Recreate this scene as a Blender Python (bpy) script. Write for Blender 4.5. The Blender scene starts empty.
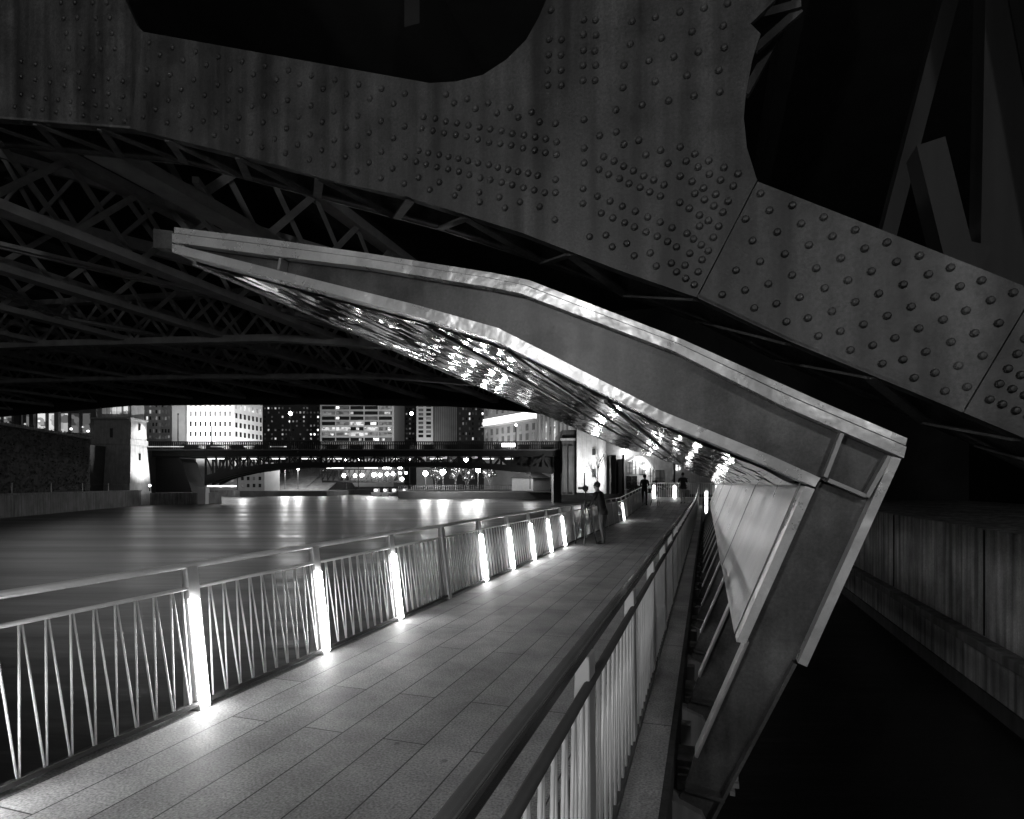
import bpy, math, random
from mathutils import Vector, Matrix
random.seed(7)
R = random.random
F = 600.0; VX, HY = 706.0, 484.0; EYE = 1.64
PSI = math.atan((VX - 512) / F); CP, SP = math.cos(PSI), math.sin(PSI)
WATER = -1.36
sc = bpy.context.scene
COL = sc.collection

# ------------------------------------------------------------------ frames
def dockpt(px, py, t):
    """point of the plane at distance t along the walkway (x to the right, y along, z up)"""
    a = (VX - px) * CP / F
    d = CP * t / (1 - a * SP)
    return Vector((-a * d, t, EYE + (HY - py) / F * d))
def campt(px, py, Y):
    return Vector(((px - 512) / F * Y, Y, EYE + (HY - py) / F * Y))
def dock2world(p):
    return Vector((p[0] * CP + p[1] * SP, -p[0] * SP + p[1] * CP, p[2]))

# ------------------------------------------------------------------ mesh builder
class MB:
    def __init__(s): s.v = []; s.f = []; s.m = []
    def add(s, vs, fs, mi=0):
        o = len(s.v); s.v += [Vector(v) for v in vs]
        for f in fs: s.f.append(tuple(i + o for i in f)); s.m.append(mi)
        return s
    def hexa(s, p, mi=0):   # 8 points: bottom ring 0-3 (ccw seen from above), top ring 4-7
        return s.add(p, [(3,2,1,0),(4,5,6,7),(0,1,5,4),(1,2,6,5),(2,3,7,6),(3,0,4,7)], mi)
    def box(s, x0, x1, y0, y1, z0, z1, mi=0):
        return s.hexa([(x0,y0,z0),(x1,y0,z0),(x1,y1,z0),(x0,y1,z0),(x0,y0,z1),(x1,y0,z1),(x1,y1,z1),(x0,y1,z1)], mi)
    def bar(s, a, b, w, h, up=(0,0,1), mi=0):   # w sideways, h along up
        a, b = Vector(a), Vector(b); d = (b - a).normalized(); u = Vector(up)
        if abs(d.dot(u)) > .98: u = Vector((0,1,0)) if abs(d.y) < .9 else Vector((1,0,0))
        r = d.cross(u).normalized(); u = r.cross(d).normalized()
        r *= w / 2; u *= h / 2
        return s.hexa([a-r-u, a+r-u, b+r-u, b-r-u, a-r+u, a+r+u, b+r+u, b-r+u], mi)
    def tube(s, pts, rad, n=8, mi=0):
        pts = [Vector(p) for p in pts]; vs = []; fs = []; k = len(pts)
        for i, p in enumerate(pts):
            d = (pts[min(i+1,k-1)] - pts[max(i-1,0)]).normalized()
            u = Vector((0,0,1)) if abs(d.z) < .95 else Vector((1,0,0))
            r = d.cross(u).normalized(); u = r.cross(d)
            rr = rad[i] if isinstance(rad, (list, tuple)) else rad
            for j in range(n):
                a = 2 * math.pi * j / n
                vs.append(p + r * math.cos(a) * rr + u * math.sin(a) * rr)
        for i in range(k-1):
            for j in range(n):
                fs.append((i*n+j, i*n+(j+1)%n, (i+1)*n+(j+1)%n, (i+1)*n+j))
        fs.append(tuple(range(n-1,-1,-1))); fs.append(tuple((k-1)*n+j for j in range(n)))
        return s.add(vs, fs, mi)
    def prism(s, poly, y0, y1, mi=0):           # poly of (x, z), extruded along y
        n = len(poly)
        area = sum(poly[i][0]*poly[(i+1)%n][1]-poly[(i+1)%n][0]*poly[i][1] for i in range(n))
        if area < 0: poly = poly[::-1]
        vs = [(p[0], y0, p[1]) for p in poly] + [(p[0], y1, p[1]) for p in poly]
        fs = [tuple(range(n)), tuple(range(2*n-1, n-1, -1))]
        fs += [((i+1)%n, i, n+i, n+(i+1)%n) for i in range(n)]
        return s.add(vs, fs, mi)
    def ball(s, c, r, n=10, m=6, mi=0, sx=1, sy=1, sz=1):
        c = Vector(c); vs = [c + Vector((0,0,-r*sz))]; fs = []
        for i in range(1, m):
            th = math.pi * i / m
            for j in range(n):
                a = 2*math.pi*j/n
                vs.append(c + Vector((math.sin(th)*math.cos(a)*r*sx, math.sin(th)*math.sin(a)*r*sy, -math.cos(th)*r*sz)))
        vs.append(c + Vector((0,0,r*sz)))
        for j in range(n): fs.append((0, 1+(j+1)%n, 1+j))
        for i in range(m-2):
            for j in range(n):
                a = 1+i*n; fs.append((a+j, a+(j+1)%n, a+n+(j+1)%n, a+n+j))
        t = len(vs)-1; a = 1+(m-2)*n
        for j in range(n): fs.append((a+j, a+(j+1)%n, t))
        return s.add(vs, fs, mi)
    def rivet(s, p, r, h, mi=0):                # dome standing on a plane y = const, facing -y
        n = 8; vs = []; fs = []
        for k, (rr, hh) in enumerate(((1,0),(.93,.5),(.6,.9))):
            for j in range(n):
                a = 2*math.pi*j/n; vs.append((p[0]+math.cos(a)*r*rr, p[1]-h*hh, p[2]+math.sin(a)*r*rr))
        vs.append((p[0], p[1]-h, p[2]))
        for k in range(2):
            for j in range(n): fs.append((k*n+j, k*n+(j+1)%n, (k+1)*n+(j+1)%n, (k+1)*n+j))
        for j in range(n): fs.append((2*n+j, 2*n+(j+1)%n, 3*n))
        return s.add(vs, fs, mi)

def mk(name, mb, mats, parent=None, origin=(0,0,0), rot=0.0, smooth=False, bevel=0, xf=None):
    me = bpy.data.meshes.new(name)
    o = Vector(origin)
    vs = [xf @ v for v in mb.v] if xf else mb.v
    me.from_pydata([tuple(v - o) for v in vs], [], mb.f)
    if not isinstance(mats, (list, tuple)): mats = [mats]
    for m in mats: me.materials.append(m)
    me.polygons.foreach_set('material_index', mb.m)
    if smooth: me.polygons.foreach_set('use_smooth', [True]*len(me.polygons))
    me.update()
    ob = bpy.data.objects.new(name, me); COL.objects.link(ob)
    if parent: ob.parent = parent
    if bevel:
        b = ob.modifiers.new('bevel', 'BEVEL'); b.width = bevel; b.segments = 2; b.limit_method = 'ANGLE'
    return ob

def tag(o, label, cat, group=None, kind=None):
    if label: o['label'] = label
    if cat: o['category'] = cat
    if group: o['group'] = group
    if kind: o['kind'] = kind
    return o

class Thing:
    """an Empty at the thing's base; parts are given in the dock frame (or camera frame) and stored relative to it"""
    def __init__(s, name, label, cat, origin=(0,0,0), dock=True, group=None, kind=None):
        s.o = Vector(origin); s.e = bpy.data.objects.new(name, None); COL.objects.link(s.e)
        s.e.empty_display_size = .2
        s.e.location = dock2world(s.o) if dock else s.o
        if dock: s.e.rotation_euler[2] = -PSI
        tag(s.e, label, cat, group, kind)
    def part(s, name, mb, mat, parent=None, label=None, **k):
        ob = mk(name, mb, mat, parent or s.e, s.o, **k)
        if label: ob['label'] = label
        return ob
def solo(name, mb, mat, label, cat, origin=(0,0,0), dock=True, group=None, kind=None, **k):
    o = Vector(origin)
    ob = mk(name, mb, mat, None, o, **k)
    ob.location = dock2world(o) if dock else o
    if dock: ob.rotation_euler[2] = -PSI
    return tag(ob, label, cat, group, kind)
def copy_tree(o, parent=None):
    c = o.copy(); COL.objects.link(c)
    if parent: c.parent = parent
    for ch in list(o.children): copy_tree(ch, c)
    return c

# ------------------------------------------------------------------ materials (everything is grey: a black-and-white night picture)
def pm(name, base, rough=.6, metal=0.0, var=.25, scale=3.0, stretch=(1,1,1), bump=0.0, bscale=40, rvar=0.0, spec=.5, streak=0, bdist=.01, grain=0):
    m = bpy.data.materials.new(name); m.use_nodes = True; nt = m.node_tree; N = nt.nodes; L = nt.links
    b = N['Principled BSDF']
    b.inputs['Roughness'].default_value = rough; b.inputs['Metallic'].default_value = metal
    b.inputs['Specular IOR Level'].default_value = spec
    tc = N.new('ShaderNodeTexCoord'); mp = N.new('ShaderNodeMapping'); mp.inputs['Scale'].default_value = stretch
    L.new(tc.outputs['Object'], mp.inputs[0])
    n = N.new('ShaderNodeTexNoise'); n.inputs['Scale'].default_value = scale; n.inputs['Detail'].default_value = 6; n.inputs['Roughness'].default_value = .65
    L.new(mp.outputs[0], n.inputs['Vector'])
    r = N.new('ShaderNodeMapRange'); r.inputs[1].default_value = .3; r.inputs[2].default_value = .7
    r.inputs[3].default_value = base*(1-var); r.inputs[4].default_value = base*(1+var)
    L.new(n.outputs['Fac'], r.inputs[0])
    val = r.outputs[0]
    if streak:
        mp2 = N.new('ShaderNodeMapping'); mp2.inputs['Scale'].default_value = (7,7,.35); L.new(tc.outputs['Object'], mp2.inputs[0])
        n2 = N.new('ShaderNodeTexNoise'); n2.inputs['Scale'].default_value = 1.0; n2.inputs['Detail'].default_value = 5
        L.new(mp2.outputs[0], n2.inputs['Vector'])
        r2 = N.new('ShaderNodeMapRange'); r2.inputs[1].default_value = .35; r2.inputs[2].default_value = .7
        r2.inputs[3].default_value = 1-streak; r2.inputs[4].default_value = 1+streak*1.2
        L.new(n2.outputs['Fac'], r2.inputs[0])
        mu = N.new('ShaderNodeMath'); mu.operation = 'MULTIPLY'; L.new(val, mu.inputs[0]); L.new(r2.outputs[0], mu.inputs[1]); val = mu.outputs[0]
    if grain:
        ng = N.new('ShaderNodeTexNoise'); ng.inputs['Scale'].default_value = 55; ng.inputs['Detail'].default_value = 5; ng.inputs['Roughness'].default_value = .75; L.new(tc.outputs['Object'], ng.inputs['Vector'])
        rg = N.new('ShaderNodeMapRange'); rg.inputs[1].default_value = .32; rg.inputs[2].default_value = .68; rg.inputs[3].default_value = 1-grain; rg.inputs[4].default_value = 1+grain; L.new(ng.outputs['Fac'], rg.inputs[0])
        mg = N.new('ShaderNodeMath'); mg.operation = 'MULTIPLY'; L.new(val, mg.inputs[0]); L.new(rg.outputs[0], mg.inputs[1]); val = mg.outputs[0]
    L.new(val, b.inputs['Base Color'])
    if rvar:
        r3 = N.new('ShaderNodeMapRange'); r3.inputs[1].default_value = .3; r3.inputs[2].default_value = .7
        r3.inputs[3].default_value = max(.02, rough-rvar); r3.inputs[4].default_value = rough+rvar
        L.new(n.outputs['Fac'], r3.inputs[0]); L.new(r3.outputs[0], b.inputs['Roughness'])
    if bump:
        n4 = N.new('ShaderNodeTexNoise'); n4.inputs['Scale'].default_value = bscale; n4.inputs['Detail'].default_value = 4
        L.new(tc.outputs['Object'], n4.inputs['Vector'])
        bp = N.new('ShaderNodeBump'); bp.inputs['Strength'].default_value = bump; bp.inputs['Distance'].default_value = bdist
        L.new(n4.outputs['Fac'], bp.inputs['Height']); L.new(bp.outputs[0], b.inputs['Normal'])
    return m
def em(name, strength, base=.8):
    m = bpy.data.materials.new(name); m.use_nodes = True; b = m.node_tree.nodes['Principled BSDF']
    b.inputs['Base Color'].default_value = (base,)*3+(1,); b.inputs['Emission Color'].default_value = (1,1,1,1)
    b.inputs['Emission Strength'].default_value = strength; b.inputs['Roughness'].default_value = .5
    return m
def emwin(name, strength, base=.1):
    m = em(name, strength, base); nt = m.node_tree; N = nt.nodes; L = nt.links; b = N['Principled BSDF']; b.inputs['Roughness'].default_value = .2
    tc = N.new('ShaderNodeTexCoord'); n = N.new('ShaderNodeTexVoronoi'); n.distance = 'CHEBYCHEV'; n.inputs['Scale'].default_value = .9; L.new(tc.outputs['Object'], n.inputs['Vector'])
    sp = N.new('ShaderNodeSeparateColor'); L.new(n.outputs['Color'], sp.inputs[0])
    r = N.new('ShaderNodeMapRange'); r.inputs[1].default_value = 0; r.inputs[2].default_value = 1; r.inputs[3].default_value = strength*.15; r.inputs[4].default_value = strength*2; L.new(sp.outputs[0], r.inputs[0])
    L.new(r.outputs[0], b.inputs['Emission Strength']); return m
M = {}
M['girder'] = pm('painted_girder_steel', .042, .5, 0, .45, 2.6, bump=.3, bscale=70, rvar=.12, streak=.65, grain=.5, bdist=.004)
M['truss'] = pm('dark_truss_steel', .29, .6, 0, .3, 2.0, bump=.2, bscale=30)
M['lacing'] = pm('chord_lacing_steel', .08, .65, 0, .4, 6, streak=.3, grain=.4)
M['trussdark'] = pm('deck_soffit', .03, .8, 0, .3, 1.0)
M['stainless'] = pm('brushed_stainless', .62, .31, .52, .2, 1.6, (1,1,1), bump=.5, bscale=2.2, rvar=.14, bdist=.06, grain=.08)
M['web'] = pm('bronze_web_plate', .078, .42, .5, .55, 2.2, grain=.25, bump=.12, bscale=6, rvar=.12, streak=.18)
M['legweb'] = pm('leg_web_plate', .092, .45, .5, .5, 2.2, grain=.25, bump=.1, bscale=8, rvar=.1, streak=.25)
M['shingle'] = pm('mirror_shingle', .62, .085, 1, .12, 3, rvar=.04)
M['panel'] = pm('satin_wall_panel', .20, .34, .7, .1, 1.5, rvar=.08)
M['rail'] = pm('satin_rail_steel', .65, .28, .4, .1, 6)
M['rod'] = pm('painted_rod', .75, .4, .1, .1, 6)
M['post'] = pm('painted_post', .6, .45, .2, .1, 6)
M['nearrail'] = pm('near_rail_steel', .34, .18, .75, .15, 5)
M['stiff'] = pm('stiffener_edge', .3, .45, .4, .15, 4)
M['darkrail'] = pm('dark_bottom_rail', .08, .5, .4, .1, 6)
M['led'] = em('led_diffuser', 33.0)
_nt = M['led'].node_tree; _tc = _nt.nodes.new('ShaderNodeTexCoord'); _sp = _nt.nodes.new('ShaderNodeSeparateXYZ'); _nt.links.new(_tc.outputs['Generated'], _sp.inputs[0])
_r = _nt.nodes.new('ShaderNodeMapRange'); _r.inputs[3].default_value = 34; _r.inputs[4].default_value = 26; _nt.links.new(_sp.outputs[2], _r.inputs[0]); _nt.links.new(_r.outputs[0], _nt.nodes['Principled BSDF'].inputs['Emission Strength'])
M['led2'] = em('dim_led_diffuser', 14.0)
M['edge'] = pm('weathered_edge_concrete', .055, .85, 0, .4, 5, grain=.3)
M['concrete'] = pm('stained_concrete', .38, .85, 0, .5, 1.2, grain=.3, bump=.4, bscale=25, streak=.55)
M['concretedark'] = pm('dark_concrete', .05, .9, 0, .3, 1.2, streak=.3)
M['voidjoint'] = pm('void_and_joint_black', .012, .9, 0, .3, 1)  # black base carries the shade of the void; also used for dark joints
M['strut'] = pm('strut_steel', .013, .7, 0, .3, 1, streak=.4)
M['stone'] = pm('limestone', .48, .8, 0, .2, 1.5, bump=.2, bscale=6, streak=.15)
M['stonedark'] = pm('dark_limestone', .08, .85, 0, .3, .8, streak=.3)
M['quay'] = pm('quay_concrete', .2, .85, 0, .35, .6, streak=.4)
M['ivy'] = pm('ivy_leaf', .06, .75, 0, .35, 1.2)
M['farsteel'] = pm('far_bridge_steel', .022, .6, 0, .3, 1)
M['bldwhite'] = pm('white_facade', .7, .7, 0, .06, .5)
M['bldgrey'] = pm('grey_facade', .16, .7, 0, .15, .3)
M['bldmid'] = pm('pale_facade', .3, .7, 0, .15, .3)
M['blddark'] = pm('dark_facade', .035, .5, 0, .2, .3)
M['winD'] = pm('dark_window_glass', .02, .15, 0, .3, .5)
M['winM'] = emwin('dim_lit_window', .10, .1)
M['winL'] = emwin('lit_window', .45, .3)
M['winB'] = emwin('bright_lit_window', 1.6, .3)
M['winF'] = emwin('faint_window', .03, .1)
M['globe'] = em('lamp_globe', 150)
M['globe2'] = em('small_lamp_globe', 40)
M['glowstrip'] = em('glow_strip', 2)
M['pole'] = pm('lamp_pole_paint', .04, .5, .3)
M['bark'] = pm('bark', .12, .9, 0, .3, 6, bump=.4, bscale=30)
M['leafdark'] = pm('evergreen_leaf', .05, .7, 0, .4, 5)
M['soil'] = pm('bank_soil', .06, .95, 0, .4, .5, bump=.3, bscale=5)
M['paving'] = pm('bank_paving', .08, .85, 0, .25, .4)
M['canvas'] = pm('tent_canvas', .45, .8, 0, .1, 2)
M['canvasdark'] = pm('dark_tent_canvas', .05, .8, 0, .1, 2)
M['skin'] = pm('skin', .35, .5, 0, .06, 8)
M['hair'] = pm('dark_hair', .02, .5, 0, .3, 30)
M['jacket'] = pm('black_jacket', .02, .8, 0, .2, 10, bump=.3, bscale=20)
M['jeans'] = pm('dark_jeans', .04, .85, 0, .2, 10)
M['jacketgrey'] = pm('charcoal_jacket', .05, .85, 0, .2, 10, bump=.3, bscale=20)
M['greytrousers'] = pm('grey_trousers', .10, .9, 0, .2, 10, bump=.3, bscale=15)
M['trousers'] = pm('pale_trousers', .38, .85, 0, .1, 10)
M['blackplastic'] = pm('black_plastic', .02, .4, 0, .1, 10)

def deck_material():
    m = bpy.data.materials.new('deck_planks'); m.use_nodes = True; nt = m.node_tree; N = nt.nodes; L = nt.links
    b = N['Principled BSDF']; tc = N.new('ShaderNodeTexCoord'); sp = N.new('ShaderNodeSeparateXYZ'); cb = N.new('ShaderNodeCombineXYZ')
    L.new(tc.outputs['Object'], sp.inputs[0]); L.new(sp.outputs[1], cb.inputs[0])
    ad = N.new('ShaderNodeMath'); ad.operation = 'ADD'; ad.inputs[1].default_value = 30.18; L.new(sp.outputs[0], ad.inputs[0]); L.new(ad.outputs[0], cb.inputs[1])
    br = N.new('ShaderNodeTexBrick'); br.inputs['Scale'].default_value = 1; br.inputs['Brick Width'].default_value = 2.1; br.inputs['Row Height'].default_value = .30
    br.inputs['Mortar Size'].default_value = .005; br.inputs['Mortar Smooth'].default_value = .1; br.inputs['Bias'].default_value = 0
    br.offset = .37; br.offset_frequency = 2
    br.inputs['Color1'].default_value = (.30,.30,.30,1); br.inputs['Color2'].default_value = (.44,.44,.44,1); br.inputs['Mortar'].default_value = (.03,.03,.03,1)
    L.new(cb.outputs[0], br.inputs['Vector'])
    n = N.new('ShaderNodeTexNoise'); n.inputs['Scale'].default_value = 1.1; n.inputs['Detail'].default_value = 7; n.inputs['Roughness'].default_value = .7; L.new(tc.outputs['Object'], n.inputs['Vector'])
    r = N.new('ShaderNodeMapRange'); r.inputs[1].default_value = .3; r.inputs[2].default_value = .7; r.inputs[3].default_value = .5; r.inputs[4].default_value = 1.3; L.new(n.outputs['Fac'], r.inputs[0])
    n2 = N.new('ShaderNodeTexNoise'); n2.inputs['Scale'].default_value = 70; n2.inputs['Detail'].default_value = 5; L.new(tc.outputs['Object'], n2.inputs['Vector'])
    r2 = N.new('ShaderNodeMapRange'); r2.inputs[1].default_value = .3; r2.inputs[2].default_value = .7; r2.inputs[3].default_value = .5; r2.inputs[4].default_value = 1.4; L.new(n2.outputs['Fac'], r2.inputs[0])
    n5 = N.new('ShaderNodeTexVoronoi'); n5.inputs['Scale'].default_value = 2.3; L.new(tc.outputs['Object'], n5.inputs['Vector'])
    r5 = N.new('ShaderNodeMapRange'); r5.inputs[1].default_value = .03; r5.inputs[2].default_value = .065; r5.inputs[3].default_value = .45; r5.inputs[4].default_value = 1; L.new(n5.outputs['Distance'], r5.inputs[0])
    m5 = N.new('ShaderNodeMath'); m5.operation = 'MULTIPLY'; L.new(r5.outputs[0], m5.inputs[0]); L.new(r2.outputs[0], m5.inputs[1]); r2 = m5
    mx = N.new('ShaderNodeMath'); mx.operation = 'MULTIPLY'; L.new(r.outputs[0], mx.inputs[0]); L.new(r2.outputs[0], mx.inputs[1])
    vm = N.new('ShaderNodeVectorMath'); vm.operation = 'SCALE'; L.new(br.outputs['Color'], vm.inputs[0]); L.new(mx.outputs[0], vm.inputs['Scale'])
    L.new(vm.outputs[0], b.inputs['Base Color']); b.inputs['Roughness'].default_value = .62
    bp = N.new('ShaderNodeBump'); bp.inputs['Strength'].default_value = .5; bp.inputs['Distance'].default_value = .004
    a2 = N.new('ShaderNodeMath'); a2.operation = 'MULTIPLY_ADD'; a2.inputs[1].default_value = -1.5; L.new(br.outputs['Fac'], a2.inputs[0]); L.new(n2.outputs['Fac'], a2.inputs[2])
    L.new(a2.outputs[0], bp.inputs['Height']); L.new(bp.outputs[0], b.inputs['Normal'])
    return m
def water_material():
    m = bpy.data.materials.new('night_river'); m.use_nodes = True; nt = m.node_tree; N = nt.nodes; L = nt.links
    b = N['Principled BSDF']; b.inputs['Base Color'].default_value = (.012,.012,.012,1); b.inputs['IOR'].default_value = 1.33
    b.inputs['Specular IOR Level'].default_value = .5
    tc = N.new('ShaderNodeTexCoord'); mp = N.new('ShaderNodeMapping'); mp.inputs['Scale'].default_value = (.05,.5,1); L.new(tc.outputs['Object'], mp.inputs[0])
    n = N.new('ShaderNodeTexNoise'); n.inputs['Scale'].default_value = 1.0; n.inputs['Detail'].default_value = 5; L.new(mp.outputs[0], n.inputs['Vector'])
    r = N.new('ShaderNodeMapRange'); r.inputs[1].default_value = .3; r.inputs[2].default_value = .7; r.inputs[3].default_value = .30; r.inputs[4].default_value = .44; L.new(n.outputs['Fac'], r.inputs[0])
    L.new(r.outputs[0], b.inputs['Roughness'])
    mp2 = N.new('ShaderNodeMapping'); mp2.inputs['Scale'].default_value = (.25,1.2,1); L.new(tc.outputs['Object'], mp2.inputs[0])
    n2 = N.new('ShaderNodeTexNoise'); n2.inputs['Scale'].default_value = 1.2; n2.inputs['Detail'].default_value = 5; L.new(mp2.outputs[0], n2.inputs['Vector'])
    bp = N.new('ShaderNodeBump'); bp.inputs['Strength'].default_value = .22; bp.inputs['Distance'].default_value = .12; L.new(n2.outputs['Fac'], bp.inputs['Height']); L.new(bp.outputs[0], b.inputs['Normal'])
    return m
M['deck'] = deck_material(); M['water'] = water_material()
def panel_lines(m, scale=25):
    nt = m.node_tree; N = nt.nodes; L = nt.links; b = N['Principled BSDF']
    tc = N.new('ShaderNodeTexCoord'); w = N.new('ShaderNodeTexWave'); w.wave_type = 'BANDS'; w.bands_direction = 'Y'
    w.inputs['Scale'].default_value = scale; w.inputs['Distortion'].default_value = .15
    L.new(tc.outputs['Object'], w.inputs['Vector'])
    bp = N.new('ShaderNodeBump'); bp.inputs['Strength'].default_value = .12; bp.inputs['Distance'].default_value = .003
    L.new(w.outputs['Fac'], bp.inputs['Height']); L.new(bp.outputs[0], b.inputs['Normal'])

panel_lines(M['panel'])
# ================================================================== SETTING
w = MB(); w.add([(-500,-60,WATER),(400,-60,WATER),(400,600,WATER),(-500,600,WATER)], [(0,1,2,3)])
tag(mk('river', w, M['water']), None, None, kind='structure')

# ---- walkway deck (flat, then a ramp up)
def rise(t): return 0 if t < 27 else (t-27)/15*.67 if t < 42 else .67
XL, XR = -3.665, -.224          # deck edges in dock x
d = MB()
for (y0, y1) in ((-14,27),(27,42),(42,46)):
    xr = XR if y1 < 43 else 3.5
    a0, a1 = rise(y0), rise(y1)
    d.hexa([(XL,y0,a0-.16),(xr,y0,a0-.16),(xr,y1,a1-.16),(XL,y1,a1-.16),(XL,y0,a0),(xr,y0,a0),(xr,y1,a1),(XL,y1,a1)])
solo('walkway', d, M['deck'], None, None, kind='structure')
# edge beam, kerb and the joists under the deck, all part of the walkway substructure
sub = Thing('walkway_structure', 'weathered concrete edge beam and joists carrying the plank walkway beside the dark gap', 'walkway structure', (XR,3,WATER))
e = MB(); e.box(XR-.02, XR+.04, -14, 27, -.34, -.004)
e.hexa([(XR-.02,27,-.34),(XR+.04,27,-.34),(XR+.04,42,.33),(XR-.02,42,.33),(XR-.02,27,-.004),(XR+.04,27,-.004),(XR+.04,42,.666),(XR-.02,42,.666)])
sub.part('edge_beam', e, M['edge'], bevel=.006)
e = MB(); e.box(XL-.05, XL-.004, -14, 27, -.34, -.02)
sub.part('edge_beam', e, M['concretedark'])
for k in range(-6, 26):
    y = 3.5 + 1.47*k; j = MB(); j.box(XL, XR-.03, y-.06, y+.06, -.55+rise(y), -.165+rise(y)); sub.part('joist', j, M['truss'])
for k in range(0, 18):
    y = 3.5+1.47*k+.10; j = MB()
    j.prism([(XR+.041,-.16),(XR+.20,-.22),(XR+.27,-.36),(XR+.27,-.52),(XR+.041,-.52)], y-.07, y+.07)
    sub.part('bracket', j, M['quay'])
    j = MB(); j.box(XR+.041,XR+.15,y+.55,y+.80,-.40,-.20); sub.part('bearing_block', j, M['quay'])
    j = MB(); j.box(XR+.05,XR+.12,y+.95,y+1.05,-.45,-.12); sub.part('lug', j, M['quay'])
for k in range(-2, 7):
    for x in (-3.3, -.8):
        y = 3.5+5.88*k; j = MB(); j.tube([(x,y,WATER-.6),(x,y,-.3)], .16, 12); sub.part('pile', j, M['concretedark'], smooth=True)
# small grating shelves in the gap next to the legs
for k in range(0, 14):
    y = 3.5 + 1.47*k
    g = MB()
    for i in range(4): g.bar((XR+.05, y+.50+i*.10, -.24), (XR+.42, y+.50+i*.10, -.24), .035, .03)
    g.bar((XR+.08,y+.44,-.27),(XR+.08,y+.86,-.27),.03,.03); g.bar((XR+.38,y+.44,-.27),(XR+.38,y+.86,-.27),.03,.03)
    sub.part('grating', g, M['quay'])
# drain strip beside the near railing
ds = MB(); ds.box(-.72,-.66,-14,27,.001,.006)
solo('drain_strip', ds, pm('drain_steel', .07, .5, .6), 'thin steel drain strip let into the planks along the near railing', 'drain', (-.69,3,0))

# ================================================================== RAILINGS
def lathe_rail(mb, pts, r, n=10): mb.tube(pts, r, n)
def ypath(y0, y1):
    ys = [y0] + [y for y in (27.0,) if y0 < y < y1] + [y1]
    return ys
S = 1.47; T0 = 3.48; PT = .10
def railing(name, label, side, k0, k1, lit, off=0.0, xb=None, lean=.13):
    """side -1: far railing on the river side leaning out; +1: near railing, upright"""
    H, HM = 1.04, .875
    th = Thing(name, label, 'railing', ((-3.47 if side < 0 else -.42), T0, 0))
    y0 = T0 + off + S*k0; y1 = min(T0 + off + S*k1, 42.0)
    if side < 0: fx = lambda h: -3.47 - .13*h/H; bx = -3.63
    else: fx = lambda h: -.55 + .08*h/H; bx = -.41
    cx = lambda h: (fx(h)-.03 if side < 0 else -.425)
    ys = ypath(y0, y1)
    hb = MB()
    hx = cx(H) if side < 0 else -.445
    hb.tube([(hx, y, H+rise(y)) for y in ys], .024 if side < 0 else .018, 14)
    th.part('handrail', hb, M['rail' if side < 0 else 'nearrail'], smooth=True)
    if side > 0:
        hb = MB()
        for a, b_ in zip(ys[:-1], ys[1:]): hb.bar((hx+.012,a,H-.036+rise(a)),(hx+.012,b_,H-.036+rise(b_)), .012, .026)
        th.part('handrail_bar', hb, M['nearrail'])
    mid = MB(); mid.tube([(cx(HM), y, HM+rise(y)) for y in ys], .019 if side > 0 else .014, 10); th.part('middle_rail', mid, M['rail'] if side < 0 else M['darkrail'], smooth=True)
    bo = MB()
    for a, b_ in zip(ys[:-1], ys[1:]): bo.bar((cx(.05),a,.05+rise(a)),(cx(.05),b_,.05+rise(b_)), .04, .03)
    th.part('bottom_rail', bo, M['darkrail'])
    for k in range(k0, k1+1):
        y = T0 + off + S*k; r = rise(y)
        if y > 42.3: break
        p = MB()
        if side < 0:
            hs = 1.03
            p.hexa([(bx,y-PT/2,r),(fx(0),y-PT/2,r),(fx(0),y+PT/2,r),(bx,y+PT/2,r),(bx-.02,y-PT/2,r+hs),(fx(hs),y-PT/2,r+hs),(fx(hs),y+PT/2,r+hs),(bx-.02,y+PT/2,r+hs)])
        else:
            p.hexa([(fx(0)+.05,y-.06,r),(bx,y-.06,r),(bx,y+.06,r),(fx(0)+.05,y+.06,r),(fx(H)-.005,y-.06,r+.985),(bx-.01,y-.06,r+.985),(bx-.01,y+.06,r+.985),(fx(H)-.005,y+.06,r+.985)])
        po = th.part('post', p, M['post'], bevel=.004)
        if lit(k):
            l = MB(); e0, e1 = .003, .038
            l.hexa([(fx(0)-.004+e0-.01,y-PT/2-.006,r+.05),(fx(0)+e1,y-PT/2-.006,r+.05),(fx(0)+e1,y+.0,r+.05),(fx(0)-.004+e0-.01,y,r+.05),
                    (fx(.80)-.004+e0-.01,y-PT/2-.006,r+.80),(fx(.80)+e1,y-PT/2-.006,r+.80),(fx(.80)+e1,y,r+.80),(fx(.80)-.004+e0-.01,y,r+.80)])
            th.part('light_strip', l, M['led'], parent=po)
        if k < k1 and y + S*.5 < 42:
            b = MB(); a = y + PT/2 + .05; z = y + S - PT/2 - .05; n = 9; s_ = (z-a)/n
            for i in range(n+1):
                yy = a + i*s_
                tp = min(yy+.45*s_, z+.02); b.tube([(cx(.05), yy, .06+rise(yy)), (cx(HM), tp, HM+rise(tp))], .0075, 6)
                if i < n: b.tube([(cx(.05), yy+s_-.012, .06+rise(yy)), (cx(HM), tp+.014, HM+rise(tp))], .0075, 6)
            th.part('baluster_panel', b, M['rod'], smooth=True)
    return th
litset = {0,1,2,4,5,6,7,8,16,-1,-2,-4,-5,-7}  # negative entries: assumed lit posts out of view, also lighting the canopy end
railing('riverside_railing', 'long leaning steel railing along the river, zigzag rods and glowing light strips in its posts', -1, -8, 27, lambda k: k in litset)
railing('walkway_railing', 'dark upright railing with round handrail in the foreground along the near edge of the walkway', 1, -4, 27, lambda k: False, off=-1.17)
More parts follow.
